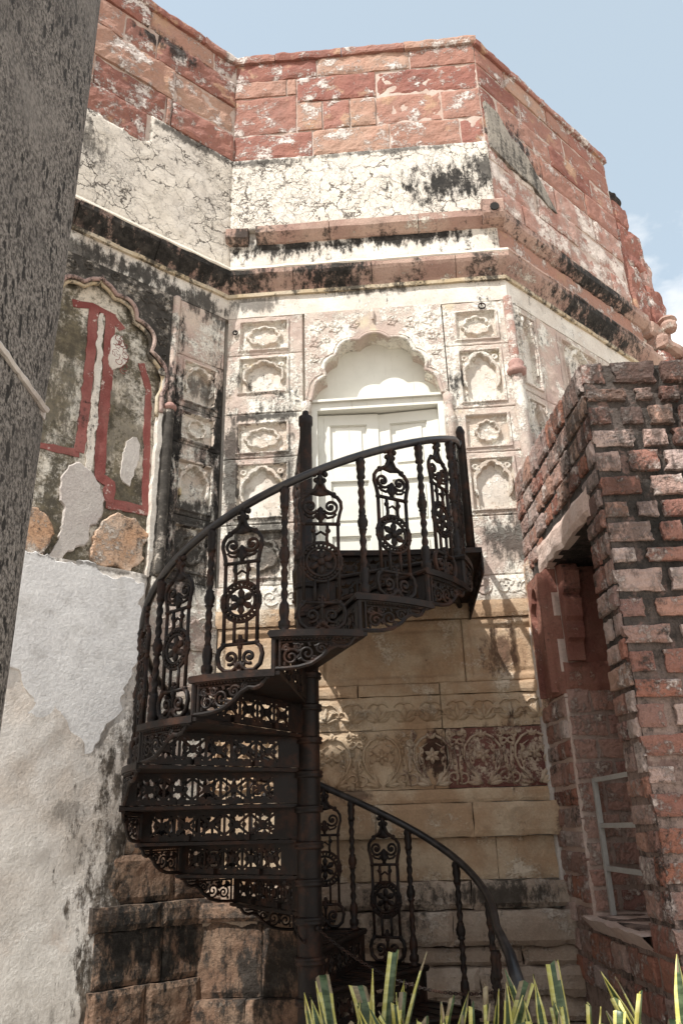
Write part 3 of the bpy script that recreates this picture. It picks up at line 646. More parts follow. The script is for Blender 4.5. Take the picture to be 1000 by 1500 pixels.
def ragged(mb, pts, wdt, d, seed):
    """uneven painted band along a polyline, a few mm proud"""
    P = [Vector(p) for p in pts]; L_, R_ = [], []; q = []
    for i in range(len(P)-1):
        n = max(2, int((P[i+1]-P[i]).length/.04))
        q += [P[i].lerp(P[i+1], t/n) for t in range(n)]
    q.append(P[-1])
    for i, p in enumerate(q):
        t = (q[min(i+1, len(q)-1)]-q[max(i-1, 0)]).normalized(); nr = Vector((-t.y, t.x))
        a = mnoise.noise(Vector((i*.55, seed, 0)))*.014; b = mnoise.noise(Vector((i*.55, seed+9, 0)))*.014
        L_.append(p+nr*(wdt/2+a)); R_.append(p-nr*(wdt/2+b))
    dd = lambda p: -float(nd(np.array([p.x]), np.array([p.y]))[0])-.008-d*.3
    vs = [(p.x, dd(p), p.y) for p in L_]+[(p.x, dd(p), p.y) for p in R_]; k = len(L_)
    vs += [(p.x, dd(p)+.02, p.y) for p in L_]+[(p.x, dd(p)+.02, p.y) for p in R_]
    fs = [(i, i+1, k+i+1, k+i) for i in range(k-1)] + [(i, i+1, 2*k+i+1, 2*k+i) for i in range(k-1)] + [(k+i, k+i+1, 3*k+i+1, 3*k+i) for i in range(k-1)]
    mb.add(vs, fs)
for i, (pts, wd) in enumerate((([(-1.27,5.72),(-1.25,5.3),(-1.245,4.8),(-1.25,4.36)], .08), ([(-1.12,5.74),(-1.09,5.1),(-1.09,4.6),(-1.07,4.2),(-.98,4.16),(-.98,4.0)], .09),
        ([(-.80,5.36),(-.72,5.12),(-.70,4.7),(-.675,4.2),(-.66,3.98)], .06), ([(-1.0,3.99),(-.8,4.0),(-.64,4.01)], .085), ([(-1.75,4.33),(-1.5,4.33),(-1.25,4.35)], .06), ([(-1.45,5.70),(-1.28,5.74),(-1.1,5.72),(-1.0,5.62)], .06))):
    mb = MB(); ragged(mb, pts, wd, .008-.002*i, i*3.1); mb.build('painted_band', M['redpaint'], bast, FR['L'])
# fragment of red tracery painting
mb = MB()
for k in range(26):
    x = -1.02+rg.uniform(-.055,.07); z = 5.38+rg.uniform(-.17,.16); q = rg.uniform(.018,.034); a0 = rg.uniform(0,6); mb.tube([(x+q*math.cos(a0+i*.35), -nd(np.array([x]), np.array([z]))[0]-.014, z+q*math.sin(a0+i*.35)) for i in range(rg.randrange(6,15))], .0035, 4)
mb.build('painted_tracery', M['redpaint'], bast, FR['L'])

# lime fills and spalled stones under the niche
def blob(name, pts, d, mat, rag=.012, seed=0):
    q = [Vector(p) for p in pts]
    for _ in range(1): q = [v for i in range(len(q)) for v in (q[i].lerp(q[(i+1) % len(q)], .25), q[i].lerp(q[(i+1) % len(q)], .75))]
    out_ = []; n = len(q)
    for i in range(n):
        k = max(1, int((q[(i+1) % n]-q[i]).length/.022))
        for t in range(k):
            v = q[i].lerp(q[(i+1) % n], t/k); w_ = sum((mnoise.noise_vector(Vector((v.x*f_, v.y*f_, seed+f_)))*rag*a_ for f_, a_ in ((6, 2.2), (16, 1.1), (45, .6))), Vector((0,0,0))); out_.append((v.x+w_.x, v.y+w_.y))
    c = (sum(a for a, b in out_)/len(out_), sum(b for a, b in out_)/len(out_))
    mb = MB(); m = len(out_); sh = min(.02, .1*max(abs(a-c[0]) for a, b in out_)); ins = [(a-(a-c[0])/max(1e-3, math.hypot(a-c[0], b-c[1]))*sh*.5, b-(b-c[1])/max(1e-3, math.hypot(a-c[0], b-c[1]))*sh*.5) for a, b in out_]
    vs = [(a, .07, b) for a, b in out_]+[(a, -d+.008, b) for a, b in out_]+[(a, -d, b) for a, b in ins]
    fs = [(i, (i+1) % m, m+(i+1) % m, m+i) for i in range(m)]+[(m+i, m+(i+1) % m, 2*m+(i+1) % m, 2*m+i) for i in range(m)]
    fs += [tuple(2*m+j for j in t) for t in tessellate_polygon([[Vector((a, b, 0)) for a, b in ins]])]
    mb.add(vs, fs); return mb.build(name, mat, bast, FR['L'])
blob('plaster_patch', [(-1.10,5.14),(-1.10,5.55),(-1.0,5.56),(-.92,5.40),(-.95,5.28)], -.034, M['white'], .012, 1)
blob('lime_fill', [(-1.30,3.44),(-1.22,3.58),(-1.10,3.62),(-1.13,3.72),(-1.0,3.82),(-1.03,4.0),(-1.10,4.2),(-1.30,4.3),(-1.38,3.95),(-1.28,3.72),(-1.36,3.56),(-1.42,3.44)], -.018, M['fill'], .016, 2)
blob('lime_fill', [(-1.20,4.2),(-1.13,4.2),(-1.15,5.0),(-1.17,5.7),(-1.22,5.7),(-1.2,5.0)], -.03, M['white'], .012, 3)
blob('lime_fill', [(-.90,4.2),(-.78,4.18),(-.75,4.6),(-.82,4.66),(-.90,4.55)], -.03, M['fill'], .015, 5)
blob('lime_fill', [(-.645,3.44),(-.60,3.44),(-.60,5.3),(-.64,5.2)], .022, M['white'], .008, 6)
blob('spalled_stone', [(-1.06,3.45),(-.68,3.45),(-.66,3.92),(-.98,3.9),(-1.1,3.6)], -.006, M['orange'], .02, 8)
blob('spalled_stone', [(-1.78,3.45),(-1.45,3.45),(-1.38,3.62),(-1.42,3.78),(-1.55,3.84),(-1.8,3.82)], -.006, M['orange'], .02, 9)
blob('spalled_stone', [(-2.6,3.45),(-1.9,3.45),(-1.9,3.8),(-2.6,3.84)], -.006, M['orange'], .02, 10)
# patched white plaster below, standing proud, with its ragged end beside the stair
mb = MB(); N_u, N_z = 70, 110; grid = []
for j in range(N_z+1):
    z = 3.44*j/N_z; ur = -.62-.03*max(0, 2-z)+.02*mnoise.noise(Vector((z*3, 1, 0)))+.012*mnoise.noise(Vector((z*11, 4, 0)))
    for i in range(N_u+1):
        u = -3.4+(ur+3.4)*i/N_u; t = max(0, (i-(N_u-1.2))/1.2)
        up = 0.0
        zz = z+1.1*mnoise.noise(Vector((u*1.6, 3, z*.9)))*.55
        if 2.15+.25*mnoise.noise(Vector((u*3, 9, 0)))+(.55 if u > -.82 else 0)-.35*math.exp(-((u+1.05)/.2)**2) < z: up = .0
        d = .055+up+.014*mnoise.noise(Vector((u*2, 2, z*2)))+.006*mnoise.noise(Vector((u*7, 6, z*7)))-.07*t+(3.44-z)*.02
        mb_v = (u, -d, z+(.01*mnoise.noise(Vector((u*4, 0, 0))) if j == N_z else 0)); grid.append(mb_v)
k = N_u+1
fs = [(j*k+i, j*k+i+1, (j+1)*k+i+1, (j+1)*k+i) for j in range(N_z) for i in range(N_u)]
b0 = len(grid); grid += [(grid[N_z*k+i][0], .05, 3.46) for i in range(k)]; fs += [(N_z*k+i, N_z*k+i+1, b0+i+1, b0+i) for i in range(N_u)]
b1 = len(grid); grid += [(grid[j*k+N_u][0], .05, grid[j*k+N_u][2]) for j in range(N_z+1)]; fs += [(j*k+N_u, (j+1)*k+N_u, b1+j+1, b1+j) for j in range(N_z)]
mb.add(grid, fs); mb.build('plaster_skirt', M['limewall'], bast, FR['L'], True)

blob('plaster_coat', [(-3.3, 3.43), (-0.66, 3.44), (-0.66, 3.09), (-0.68, 2.78), (-0.76, 2.51), (-0.86, 2.26), (-0.92, 2.2), (-1.04, 2.12), (-1.08, 1.98), (-1.12, 1.86), (-1.21, 1.83), (-1.29, 1.91), (-1.35, 2.14), (-1.39, 2.33), (-1.46, 2.53), (-1.52, 2.64), (-1.6, 2.56), (-3.3, 2.6)], .082, M['coat'], .03, 3)
blob('plaster_coat', [(-1.24, 1.85), (-1.12, 1.89), (-1.03, 1.91), (-0.99, 1.83), (-1.04, 1.72), (-1.09, 1.63), (-1.18, 1.66), (-1.24, 1.74)], .078, M['fill'], .02, 4)
# lower carved courses --------------------------------------------------------
def lcourse(fc, cuts, z0, z1, d, mat, amp=.004, name='stone', rnd=.01):
    for a, b in zip(cuts[:-1], cuts[1:]): stone(bast, fc, a, b, z0, z1, mat, dep=d, gap=.005, amp=amp, rnd=rnd, name=name)
LW = M['lower']
lcourse('C', [0,.75,1.45,2.05,LC], 3.10, 3.24, .05, LW); lcourse('C', [0,.8,2.02,LC], 3.24, 3.45, .03, M['panelC'])
lcourse('L', [-.6,0], 3.24, 3.45, .03, M['panelL']); lcourse('L', [-.62,-.3,0], 2.9, 3.24, .045, M['panelC']); lcourse('L', [-.64,0], 2.58, 2.9, .03, M['panelC'])
lcourse('L', [-.66,-.2,0], 2.30, 2.58, .04, M['panelC']); lcourse('L', [-.66,-.35,0], 1.76, 2.30, .03, M['panelC']); lcourse('L', [-.68,0], 1.45, 1.76, .06, M['orange'], .01)
mb = MB(); scrollwork(mb, 2.1, 2.62, 3.26, 3.43, .032, .17, 3, .009); scrollwork(mb, .02, .72, 3.26, 3.43, .032, .17, 5, .009); mb.build('carved_scroll', M['panelC'], bast, FR['C'], True)
mb = MB(); scrollwork(mb, -.55, -.03, 3.0, 3.2, .048, .17, 8, .009); mb.build('carved_scroll', M['panelC'], bast, FR['L'], True)
def framed(u0, u1, z0, z1):
    tile_fn = lambda U, Z: .028 - .02*sstep(.05, .056, np.minimum(np.minimum(U-u0, u1-U), np.minimum(Z-z0, z1-Z))) + .008*sstep(.085, .09, np.minimum(np.minimum(U-u0, u1-U), np.minimum(Z-z0, z1-Z)))
    hfield(u0, u1, z0, z1, tile_fn, .012, .04, 31, .005).build('framed_panel', LW, bast, FR['C'], True)
framed(.03, .83, 2.6, 3.095); framed(.835, 1.985, 2.6, 3.095); framed(1.99, 2.64, 2.6, 3.095)
lcourse('C', [0,.5,1.15,1.78,LC], 2.51, 2.6, .045, LW)
lcourse('C', [0,.8,1.78,LC], 2.26, 2.51, .03, LW, name='frieze')
lot = MB()
for k in range(5):
    a = math.pi/2+(k-2)*.62; leaf(lot, (0, -.055), a, .12-.012*abs(k-2), .042, 0, .016)
rib(lot, arcpts((-.075, .05), (0, .075), .25)+arcpts((0, .075), (.075, .05), .25)[1:], .008, 0); rib(lot, spiral((-.085,-.0),.03,1,0,1,14), .007, 0); rib(lot, spiral((.085,-.0),.03,1,3.14,-1,14), .007, 0)
lot = lot.mesh('lotus', LW, True)
for i in range(13): link(lot, 'lotus', bast, FR['C'] @ Matrix.Translation((.1+i*.2, -.036, 2.375)) @ Matrix.Diagonal((1,2.3,1,1)))
lcourse('C', [0,.8,1.80], 1.83, 2.26, .02, LW, name='relief_slab'); lcourse('C', [1.80,LC], 1.83, 2.26, .02, M['maroon'], name='relief_slab')
mo = MB()   # vase-shaped arabesque with a flower
for sg in (-1, 1):
    rib(mo, [(sg*x, z) for x, z in ((.02,-.19),(.05,-.14),(.11,-.08),(.14,.0),(.13,.08),(.08,.14),(.02,.17))], .011, 0, 5, .9, False)
    rib(mo, [(sg*x, z) for x, z in ((.03,-.17),(.08,-.10),(.10,.0),(.08,.08),(.03,.11))], .007, 0)
    rib(mo, spiral((sg*.165, .12), .04, 1.2, 1.5, sg, 18), .009, 0); rib(mo, spiral((sg*.155, -.14), .05, 1.2, 4, -sg, 18), .009, 0)
    rib(mo, [(sg*.17,-.19),(sg*.175,-.05),(sg*.165,.08)], .01, 0)
    for a in (.4, .9, 1.4): leaf(mo, (sg*.03, -.19), math.pi/2-sg*a, .11, .035, 0, .013)
    leaf(mo, (sg*.155, .15), math.pi/2+sg*.3, .07, .035, 0, .012)
for sg in (-1, 1):
    for (x, z, a) in ((.15,.02,.5),(.155,-.05,.7),(.13,.10,1.0),(.09,-.12,.3),(.06,.05,1.2),(.065,-.03,.9),(.185,.17,1.4),(.185,-.1,1.3),(.11,.16,.9)): leaf(mo, (sg*x, z), math.pi/2-sg*(a-.4), .055, .026, 0, .012); leaf(mo, (sg*x, z), -math.pi/2+sg*a, .045, .022, 0, .01)
    rib(mo, spiral((sg*.055, -.13), .024, 1.1, 0, sg, 14), .006, 0); rib(mo, spiral((sg*.12, .175), .022, 1.1, 2, -sg, 14), .006, 0)
for k in range(6): leaf(mo, (0, .02), k*math.pi/3+.52, .062, .034, 0, .016)
mo.ball((0, -.008, .02), .016, 8, .8)
for k in (-1, 0, 1): leaf(mo, (0, .14), math.pi/2+k*.7, .06, .03, 0, .012)
mo2 = mo.mesh('carved_arabesque', M['lime_relief'], True); mo = mo.mesh('carved_arabesque', LW, True)
for i in range(7): link(mo if i < 4 else mo2, 'carved_arabesque', bast, FR['C'] @ Matrix.Translation((.19+i*.375, -.026, 2.045)) @ Matrix.Diagonal((1,2.0,1,1)))
lcourse('C', [0,.9,LC], 1.73, 1.83, .035, LW); lcourse('C', [0,.55,1.25,1.95,LC], 1.50, 1.73, .11, LW, .007, rnd=.014)
lcourse('C', [0,.7,1.4,2.1,LC], 1.22, 1.50, .03, LW, .006)
PLM = M['plinthC']
lcourse('C', [0,.6,1.3,1.9,LC], 1.04, 1.22, .10, PLM, .014, rnd=.03)
lcourse('C', [0,.45,1.1,1.75,LC], .82, 1.04, .17, PLM, .014, rnd=.03)
lcourse('C', [0,.7,1.4,2.2,LC], .70, .82, .12, PLM, .012, rnd=.03)
lcourse('C', [.97,1.5,1.9,LC], .54, .70, .20, PLM, .012, rnd=.04)
lcourse('C', [.97,1.6,LC], .38, .54, .13, PLM, .012, rnd=.03); lcourse('C', [.97,1.6,LC], 0, .38, .24, PLM, .014, rnd=.03)
PLM = M['plinth']
# plinth of the left wall: ledge, big blocks, bulging foot
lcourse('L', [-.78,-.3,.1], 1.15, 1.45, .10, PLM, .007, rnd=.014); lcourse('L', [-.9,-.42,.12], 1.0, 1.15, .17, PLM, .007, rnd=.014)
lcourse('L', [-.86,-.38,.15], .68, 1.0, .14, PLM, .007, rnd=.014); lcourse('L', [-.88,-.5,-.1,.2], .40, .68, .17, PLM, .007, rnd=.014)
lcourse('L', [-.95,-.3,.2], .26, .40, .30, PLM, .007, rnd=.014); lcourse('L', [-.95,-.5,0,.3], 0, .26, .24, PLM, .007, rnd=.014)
for zz, dd in ((1.0, .28), (.68, .27)): pass
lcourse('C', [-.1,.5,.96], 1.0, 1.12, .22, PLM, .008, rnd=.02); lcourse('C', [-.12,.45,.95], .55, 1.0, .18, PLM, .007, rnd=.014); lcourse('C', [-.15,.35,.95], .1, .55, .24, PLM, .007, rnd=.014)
# ruined pier and cornice end past the right wall
for a, b, z0, z1, d in ((2.63,3.05,7.0,8.05,.02),(2.63,3.25,8.05,8.7,.0),(2.66,3.05,8.7,9.1,-.02),(3.05,3.5,7.0,7.9,.03),(3.08,3.4,7.9,8.35,.0)):
    stone(bast, 'R', a, b, z0, z1, M['red'] if z0 != 7.9 else pinks, dep=d, amp=.03, rnd=.05, d0=-.45)
stone(bast, 'R', 2.72, 2.98, 9.08, 9.25, M['blackmortar'], dep=-.03, amp=.04, rnd=.08, d0=-.4)
mb = MB(); mb.lathe([(.03,-.10),(.09,-.09),(.10,-.02),(.085,.02),(.11,.05),(.08,.09),(.03,.10)], 14, (3.10, -.16, 7.18), lambda r, z, a: r*(1+.16*mnoise.noise(Vector((math.cos(a)*2, math.sin(a)*2, z*14))))); mb.build('scroll_stone', M['cornice'], bast, FR['R'])
for i, (a, b, z0, z1, d) in enumerate(((2.75,3.2,6.95,7.15,.12),(2.85,3.6,6.78,6.95,.2),(2.85,3.9,6.42,6.78,.14))): stone(bast, 'R', a, b, z0, z1, M['cornice'] if i < 2 else M['red'], dep=d, amp=.03, rnd=.05, d0=-.45)
stone(bast, 'R', 3.3, 4.1, 6.5, 6.95, M['red'], dep=.3, amp=.02, rnd=.03, d0=-.4)

# iron rings in the wall
def ring(u, z, label, rr=.032):
    o = empty('iron_ring', fw('C', u, z, .03), label, 'ring')
    mb = MB(); mb.tube([(u+rr*math.cos(a*.2618*2), -.045, z+rr*math.sin(a*.2618*2)) for a in range(12)], .007, 6, closed=True); mb.build('ring', M['iron'], o, FR['C'], True)
    mb = MB(); mb.tube([(u, .02, z+rr), (u, -.05, z+rr), (u, -.055, z+rr-.012)], .007, 6); mb.build('staple', M['iron'], o, FR['C'])
ring(2.43, 6.07, 'larger iron ring on the wall above the right-hand carved panels'); ring(.1, 5.96, 'small iron ring by the inner corner of the wall', .022)
# ------------------------------------------------------------------ spiral staircase
SC = Vector((-.236, 4.8, 0)); SR = 1.044; A0 = R(192.345); DA = R(23.79); RISE = .1915; Z0 = EYE+.3396
def zk(k): return Z0+RISE*k
def ak(k): return A0+DA*k
stair = empty('spiral_staircase', (SC.x, SC.y, 0), 'dark cast iron spiral staircase with pierced risers climbing to the white door', 'staircase')
ZL = zk(7)
IR = M['iron']
def stm(k, z=None): return Matrix.Translation((SC.x, SC.y, zk(k) if z is None else z)) @ Matrix.Rotation(ak(k), 4, 'Z')
mb = MB(); prof = [(.075, 0), (.075, ZL-.02)]
mb.lathe([(.10,0),(.10,.06),(.072,.1)]+[(.068,.1+i*.2) for i in range(1, 16)]+[(.066, ZL+.0),(.045,ZL+.03),(.042,ZL+.95),(.05,ZL+.96),(.05,ZL+1.02),(.02,ZL+1.03),(.024,ZL+1.05),(.02,ZL+1.07),(.004,ZL+1.08)], 20, (SC.x, SC.y, 0))
colm = mb.build('column', IR, stair, I4, True)
rgm = MB(); rgm.lathe([(.062,-.03),(.082,-.026),(.086,-.016),(.078,-.008),(.086,.0),(.082,.012),(.062,.016)], 20); rgm = rgm.mesh('collar', IR, True)
for k in range(-9, 8): link(rgm, 'collar', colm, Matrix.Translation((SC.x, SC.y, zk(k)-.03)))
# tread: sector plate with nosing, local frame starts at its nosing line (x radial, counter-clockwise = +)
def sector(mb, r0, r1, a0, a1, z0, z1, n=8):
    vs = []
    for i in range(n+1):
        a = a0+(a1-a0)*i/n
        for r in (r0, r1):
            for z in (z0, z1): vs.append((r*math.cos(a), r*math.sin(a), z))
    fs = []
    for i in range(n):
        b = i*4; c = b+4
        fs += [(b,c,c+2,b+2), (b+1,b+3,c+3,c+1), (b,b+1,c+1,c), (b+2,c+2,c+3,b+3)]
    fs += [(0,2,3,1), (n*4,n*4+1,n*4+3,n*4+2)]; mb.add(vs, fs)
tm = MB(); sector(tm, .05, SR+.015, -.012, DA+.03, -.024, -.006)
tm.tube([(.06,-.016,-.012),(SR+.02,-.016,-.012)], .014, 8)
for i in range(9): sector(tm, .12+i*.1, .18+i*.1, .03+.05/(i+1), DA-.02, -.006, -.0005, 5)
tm = tm.mesh('tread', IR)
# riser: pierced plate hanging below the nosing
def lattice(mb, x0, x1, z0, z1, cells, bw=.0145, y=.005):
    h = z1-z0; mb.box(x0, x1, -y, y, z0, z0+h*.15); mb.box(x0, x1, -y, y, z1-h*.17, z1)
    a0 = z0+h*.15; a1 = z1-h*.17; cw = (x1-x0)/cells
    def bar(p, q, w_=bw):
        P = Vector((p[0], p[1])); Q = Vector((q[0], q[1])); n = Vector((-(Q-P).y, (Q-P).x)).normalized()*w_/2
        mb.prism([tuple(P+n), tuple(P-n), tuple(Q-n), tuple(Q+n)], -y*.8, y*.8)
    for c in range(cells):
        xa = x0+c*cw; xb = xa+cw; xm = (xa+xb)/2; zm = (a0+a1)/2
        bar((xa, a0), (xb, a1)); bar((xa, a1), (xb, a0)); mb.box(xa-.007, xa+.007, -y, y, a0, a1)
        q = min(cw, a1-a0)*.20
        mb.prism([(xm+q*math.cos(t*math.pi/4), zm+q*math.sin(t*math.pi/4)) for t in range(8)], -y*1.6, y*1.6)
        for s_ in (-1, 1):
            bar((xm+s_*cw*.27, a0), (xm+s_*cw*.27, a1), .009); mb.prism([(xm+s_*cw*.27+.014*math.cos(t*math.pi/3), zm+.014*math.sin(t*math.pi/3)) for t in range(6)], -y*1.3, y*1.3)
            for e in (a0, a1): mb.prism([(xm+.02*math.cos(t*math.pi/3)+s_*.02, e+.018*math.sin(t*math.pi/3)) for t in range(6)], -y*1.1, y*1.1)
    mb.box(x1-.007, x1+.007, -y, y, a0, a1)
rm = MB(); lattice(rm, .20, SR-.06, -RISE, -.022, 5); rm.box(.06, .20, -.006, .006, -RISE, -.022); rm.box(SR-.06, SR, -.006, .006, -RISE, -.022)
for x in (.35, .72): rm.box(x, x+.03, .006, .03, -RISE+.0, -RISE+.03)
rm = rm.mesh('riser', IR)
# carved end bracket wrapped round the outer edge
bk = MB(); AL = DA*SR
def wrap(v, off): return lambda s_, z: ((SR+off)*math.cos(s_/SR), (SR+off)*math.sin(s_/SR), z)
def arcrib(path, r): bk.tube([((SR)*math.cos(a/SR), (SR)*math.sin(a/SR), z) for a, z in path], r, 6)
low = [(0,-.185),(.06,-.185),(.12,-.18),(.18,-.165),(.235,-.13),(.27,-.095),(.31,-.075),(.34,-.08),(.37,-.07),(.385,-.05),(.40,-.03)]
arcrib(low, .011); arcrib([(0,-.03),(.2,-.03),(.42,-.03)], .012); arcrib([(.0,-.19),(.0,-.03)], .014); arcrib([(.03,-.185),(.03,-.03)], .008)
arcrib([(.03,-.055),(.2,-.055),(.36,-.055)], .006)
for (x, z, q, dr) in ((.085,-.13,.042,1),(.165,-.115,.045,-1),(.235,-.09,.03,1),(.12,-.08,.022,-1),(.29,-.068,.018,1),(.06,-.085,.018,1),(.2,-.145,.016,1)):
    arcrib(spiral((x, z), q, 1.6, .7*dr, dr, 22), .0065)
    for k in range(3):
        a = k*2.1+x*20; arcrib([(x+q*.9*math.cos(a), z+q*.9*math.sin(a)), (x+q*1.25*math.cos(a+.25), z+q*1.25*math.sin(a+.25))], .008)
for x in [i*.018+.04 for i in range(18)]: bk.ball((SR*1.006*math.cos(x/SR), SR*1.006*math.sin(x/SR), -.043), .006, 5)
sector(bk, SR-.008, SR+.022, -.02, DA*1.02, -.03, .004, 8)
bk = bk.mesh('end_bracket', IR)
# baluster: knops and rope twist
def baluster_mesh(h):
    mb = MB(); prof = []
    def seg(z0, z1, r, n=2): prof.extend((r, z0+(z1-z0)*i/n) for i in range(n+1))
    kn = [(0,.034),(.015,.034),(.02,.022),(.035,.03),(.06,.03),(.07,.02),(.11,.027),(.15,.024),(.16,.018)]
    prof += [(r, z) for z, r in kn]
    def tw(z0, z1):
        n = int((z1-z0)/.008); prof.extend((.0165, z0+(z1-z0)*i/n) for i in range(n+1))
    tw(.165, h*.46); prof += [(.022,h*.465),(.024,h*.475),(.018,h*.48),(.027,h*.50),(.029,h*.53),(.02,h*.56),(.023,h*.57),(.017,h*.575)]
    tw(h*.58, h*.84); prof += [(.022,h*.845),(.025,h*.86),(.02,h*.88),(.026,h*.92),(.022,h*.95),(.028,h*.97),(.02,h)]
    mb.lathe(prof, 10, (0,0,0), lambda r, z, a: r*(1+(.22*math.cos(2*(a-z*55)) if abs(r-.0165) < 1e-6 else .06*math.cos(5*a))))
    return mb.mesh('baluster', IR, True)
HB = .80
bal = baluster_mesh(HB)
# ornamental panel, x tangential, z up, 0 .. .90
pm = MB(); PH = .905
def pr(pts, r=.0085): pm.tube([(x, 0, z) for x, z in pts], r, 6, squash=1.25)
S_ = PH/750.
def zz(y): return (885-y)*S_
def xx(x): return x*S_*1.0
for sg in (-1, 1):
    pr([(xx(sg*x), zz(y)) for x, y in ((8,190),(12,215),(25,240),(52,256),(62,258))], .011)
    pm.ball((xx(sg*62), 0, zz(258)), .014)
    pr([(xx(sg*x), zz(y)) for x, y in ((52,262),(76,272),(91,295),(93,325),(84,355),(78,385),(76,400))], .0105)
    pr([(xx(a), zz(b)) for a, b in [(sg*(46+c), 318+d_) for c, d_ in spiral((0,0), 36, 1.5, 2.6, -1, 26, .15)]], .0085)
    pm.ball((xx(sg*46), 0, zz(318)), .012)
    pr([(xx(sg*x), zz(y)) for x, y in ((14,350),(30,372),(56,366),(70,352))], .0075)
    pr([(xx(sg*76), zz(398)), (xx(sg*76), zz(756))], .0095)
    for y in (400, 756): pm.ball((xx(sg*76), 0, zz(y)), .0155)
    pr([(xx(sg*30), zz(400)), (xx(sg*30), zz(430)), (xx(sg*26), zz(470)), (xx(sg*30), zz(492))], .009); pm.ball((xx(sg*32), 0, zz(432)), .015)
    pr([(xx(sg*28), zz(655)), (xx(sg*28), zz(752))], .0085)
    pr([(xx(sg*x), zz(y)) for x, y in ((76,760),(93,775),(101,805),(92,845),(66,868),(30,868),(10,850),(6,830))], .0115)
    pr([(xx(a), zz(b)) for a, b in [(sg*(42+c), 812+d_) for c, d_ in spiral((0,0), 30, 1.3, 1.2, 1, 22, .2)]], .009); pm.ball((xx(sg*42), 0, zz(816)), .014)
    pr([(xx(sg*3), zz(880)), (xx(sg*16), zz(850)), (xx(sg*22), zz(835))], .009)
    for y in (560, 590): pm.ball((xx(sg*88), 0, zz(y)), .011)
pr([(xx(-76), zz(400)), (xx(76), zz(400))], .0095); pr([(xx(-76), zz(757)), (xx(76), zz(757))], .0095)
pr([(xx(-28), zz(455)), (0, zz(437)), (xx(28), zz(455))], .007)
pr([(0, zz(395)), (0, zz(330))], .012); pm.prism([(xx(x), zz(y)) for x, y in ((0,392),(-30,362),(-12,358),(-14,330),(0,318),(14,330),(12,358),(30,362))], -.007, .007)
for q, r in ((88, .0095), (64, .0095)):
    pm.tube([(xx(q*math.cos(i*math.pi/16)), 0, zz(575+q*math.sin(i*math.pi/16))) for i in range(32)], r, 6, closed=True)
for i in range(26): a = i*math.pi/13; pm.ball((xx(77*math.cos(a)), -.006, zz(575+77*math.sin(a))), .0085, 5); 
for i in range(26): a = i*math.pi/13; pm.ball((xx(77*math.cos(a)), .006, zz(575+77*math.sin(a))), .0085, 5)
for i in range(6):
    a = i*math.pi/3+math.pi/6; c_, s__ = math.cos(a), math.sin(a)
    pts = [(0,0),(22,11),(40,15),(60,2),(60,-2),(40,-15),(22,-11)]
    pm.prism([(xx(x*c_-y*s__), zz(575+x*s__+y*c_)) for x, y in pts], -.006, .006)
pm.ball((0,0,zz(575)), .022)
for (x, y, r) in ((0,150,.02),(-24,160,.017),(24,160,.017),(-18,190,.015),(18,190,.015),(0,180,.02),(0,138,.012),(0,730,.013),(-12,745,.011),(12,745,.011),(0,770,.016),(0,842,.016),(0,878,.022)): pm.ball((xx(x), 0, zz(y)), r)
pr([(0, zz(150)), (0, zz(215))], .014); pr([(0, zz(720)), (0, zz(770)), (0, zz(880))], .009)
pm.prism([(xx(x), zz(y)) for x, y in ((-10,200),(10,200),(20,235),(50,258),(0,268),(-50,258),(-20,235))], -.007, .007)
pan = pm.mesh('railing_panel', IR, True)
RB = SR-.035
for k in range(-9, 7):
    t = link(tm, 'tread', stair, stm(k)); link(rm, 'riser', t, stm(k)); link(bk, 'end_bracket', t, stm(k))
    a = ak(k)+.045
    if k > -10: link(bal, 'baluster', stair, Matrix.Translation((SC.x+RB*math.cos(a), SC.y+RB*math.sin(a), zk(k)-.004)) @ Matrix.Rotation(a, 4, 'Z'))
    if k >= -6:
        a = ak(k)+DA*.56; link(pan, 'railing_panel', stair, Matrix.Translation((SC.x+RB*math.cos(a), SC.y+RB*math.sin(a), zk(k)-.004)) @ Matrix.Rotation(a+math.pi/2, 4, 'Z'))
# landing: from the seventh radius back to the door
RL = SR+.10
e0 = Vector((RL*math.cos(ak(7)), RL*math.sin(ak(7))))
wl = fw('C', .66, 0, .02)-SC; wr = fw('C', 2.06, 0, .02)-SC
poly = [(0,-.07), (e0.x*.5, e0.y*.5-.02), (e0.x, e0.y-.02), (e0.x+.02, e0.y+.25), (wr.x, wr.y), (wl.x, wl.y), (-.12, .35)]
def slabxy(mb, poly, z0, z1):
    n = len(poly); tr = tessellate_polygon([[Vector((a, b, 0)) for a, b in poly]])
    mb.add([(a,b,z0) for a,b in poly]+[(a,b,z1) for a,b in poly], [tuple(t) for t in tr]+[tuple(n+i for i in t) for t in tr]+[(i,(i+1)%n,n+(i+1)%n,n+i) for i in range(n)])
mb = MB(); slabxy(mb, poly, -.035, 0)
land = mb.build('landing', IR, stair, Matrix.Translation((SC.x, SC.y, ZL)))
link(rm, 'riser', land, stm(7)); 
mb = MB(); L_ = (wr.xy-e0).length; lattice(mb, 0, L_, -.17, -.02, 6); an = math.atan2(wr.y-e0.y, wr.x-e0.x)
mb.build('fascia', IR, land, Matrix.Translation((SC.x+e0.x, SC.y+e0.y, ZL)) @ Matrix.Rotation(an, 4, 'Z'))
mb = MB(); L2 = wl.xy.length; lattice(mb, .06, L2, -.17, -.02, 7); an2 = math.atan2(wl.y, wl.x)
mb.build('fascia', IR, land, Matrix.Translation((SC.x, SC.y, ZL)) @ Matrix.Rotation(an2, 4, 'Z'))
mb = MB()
for (p, q) in ((e0*.35, Vector(wr.xy)*.55+Vector(wl.xy)*.45), (e0*.75, Vector(wr.xy)*.95+Vector(wl.xy)*.05)):
    mb.tube([(p.x, p.y, -.06), (q.x, q.y, -.06)], .022, 6)
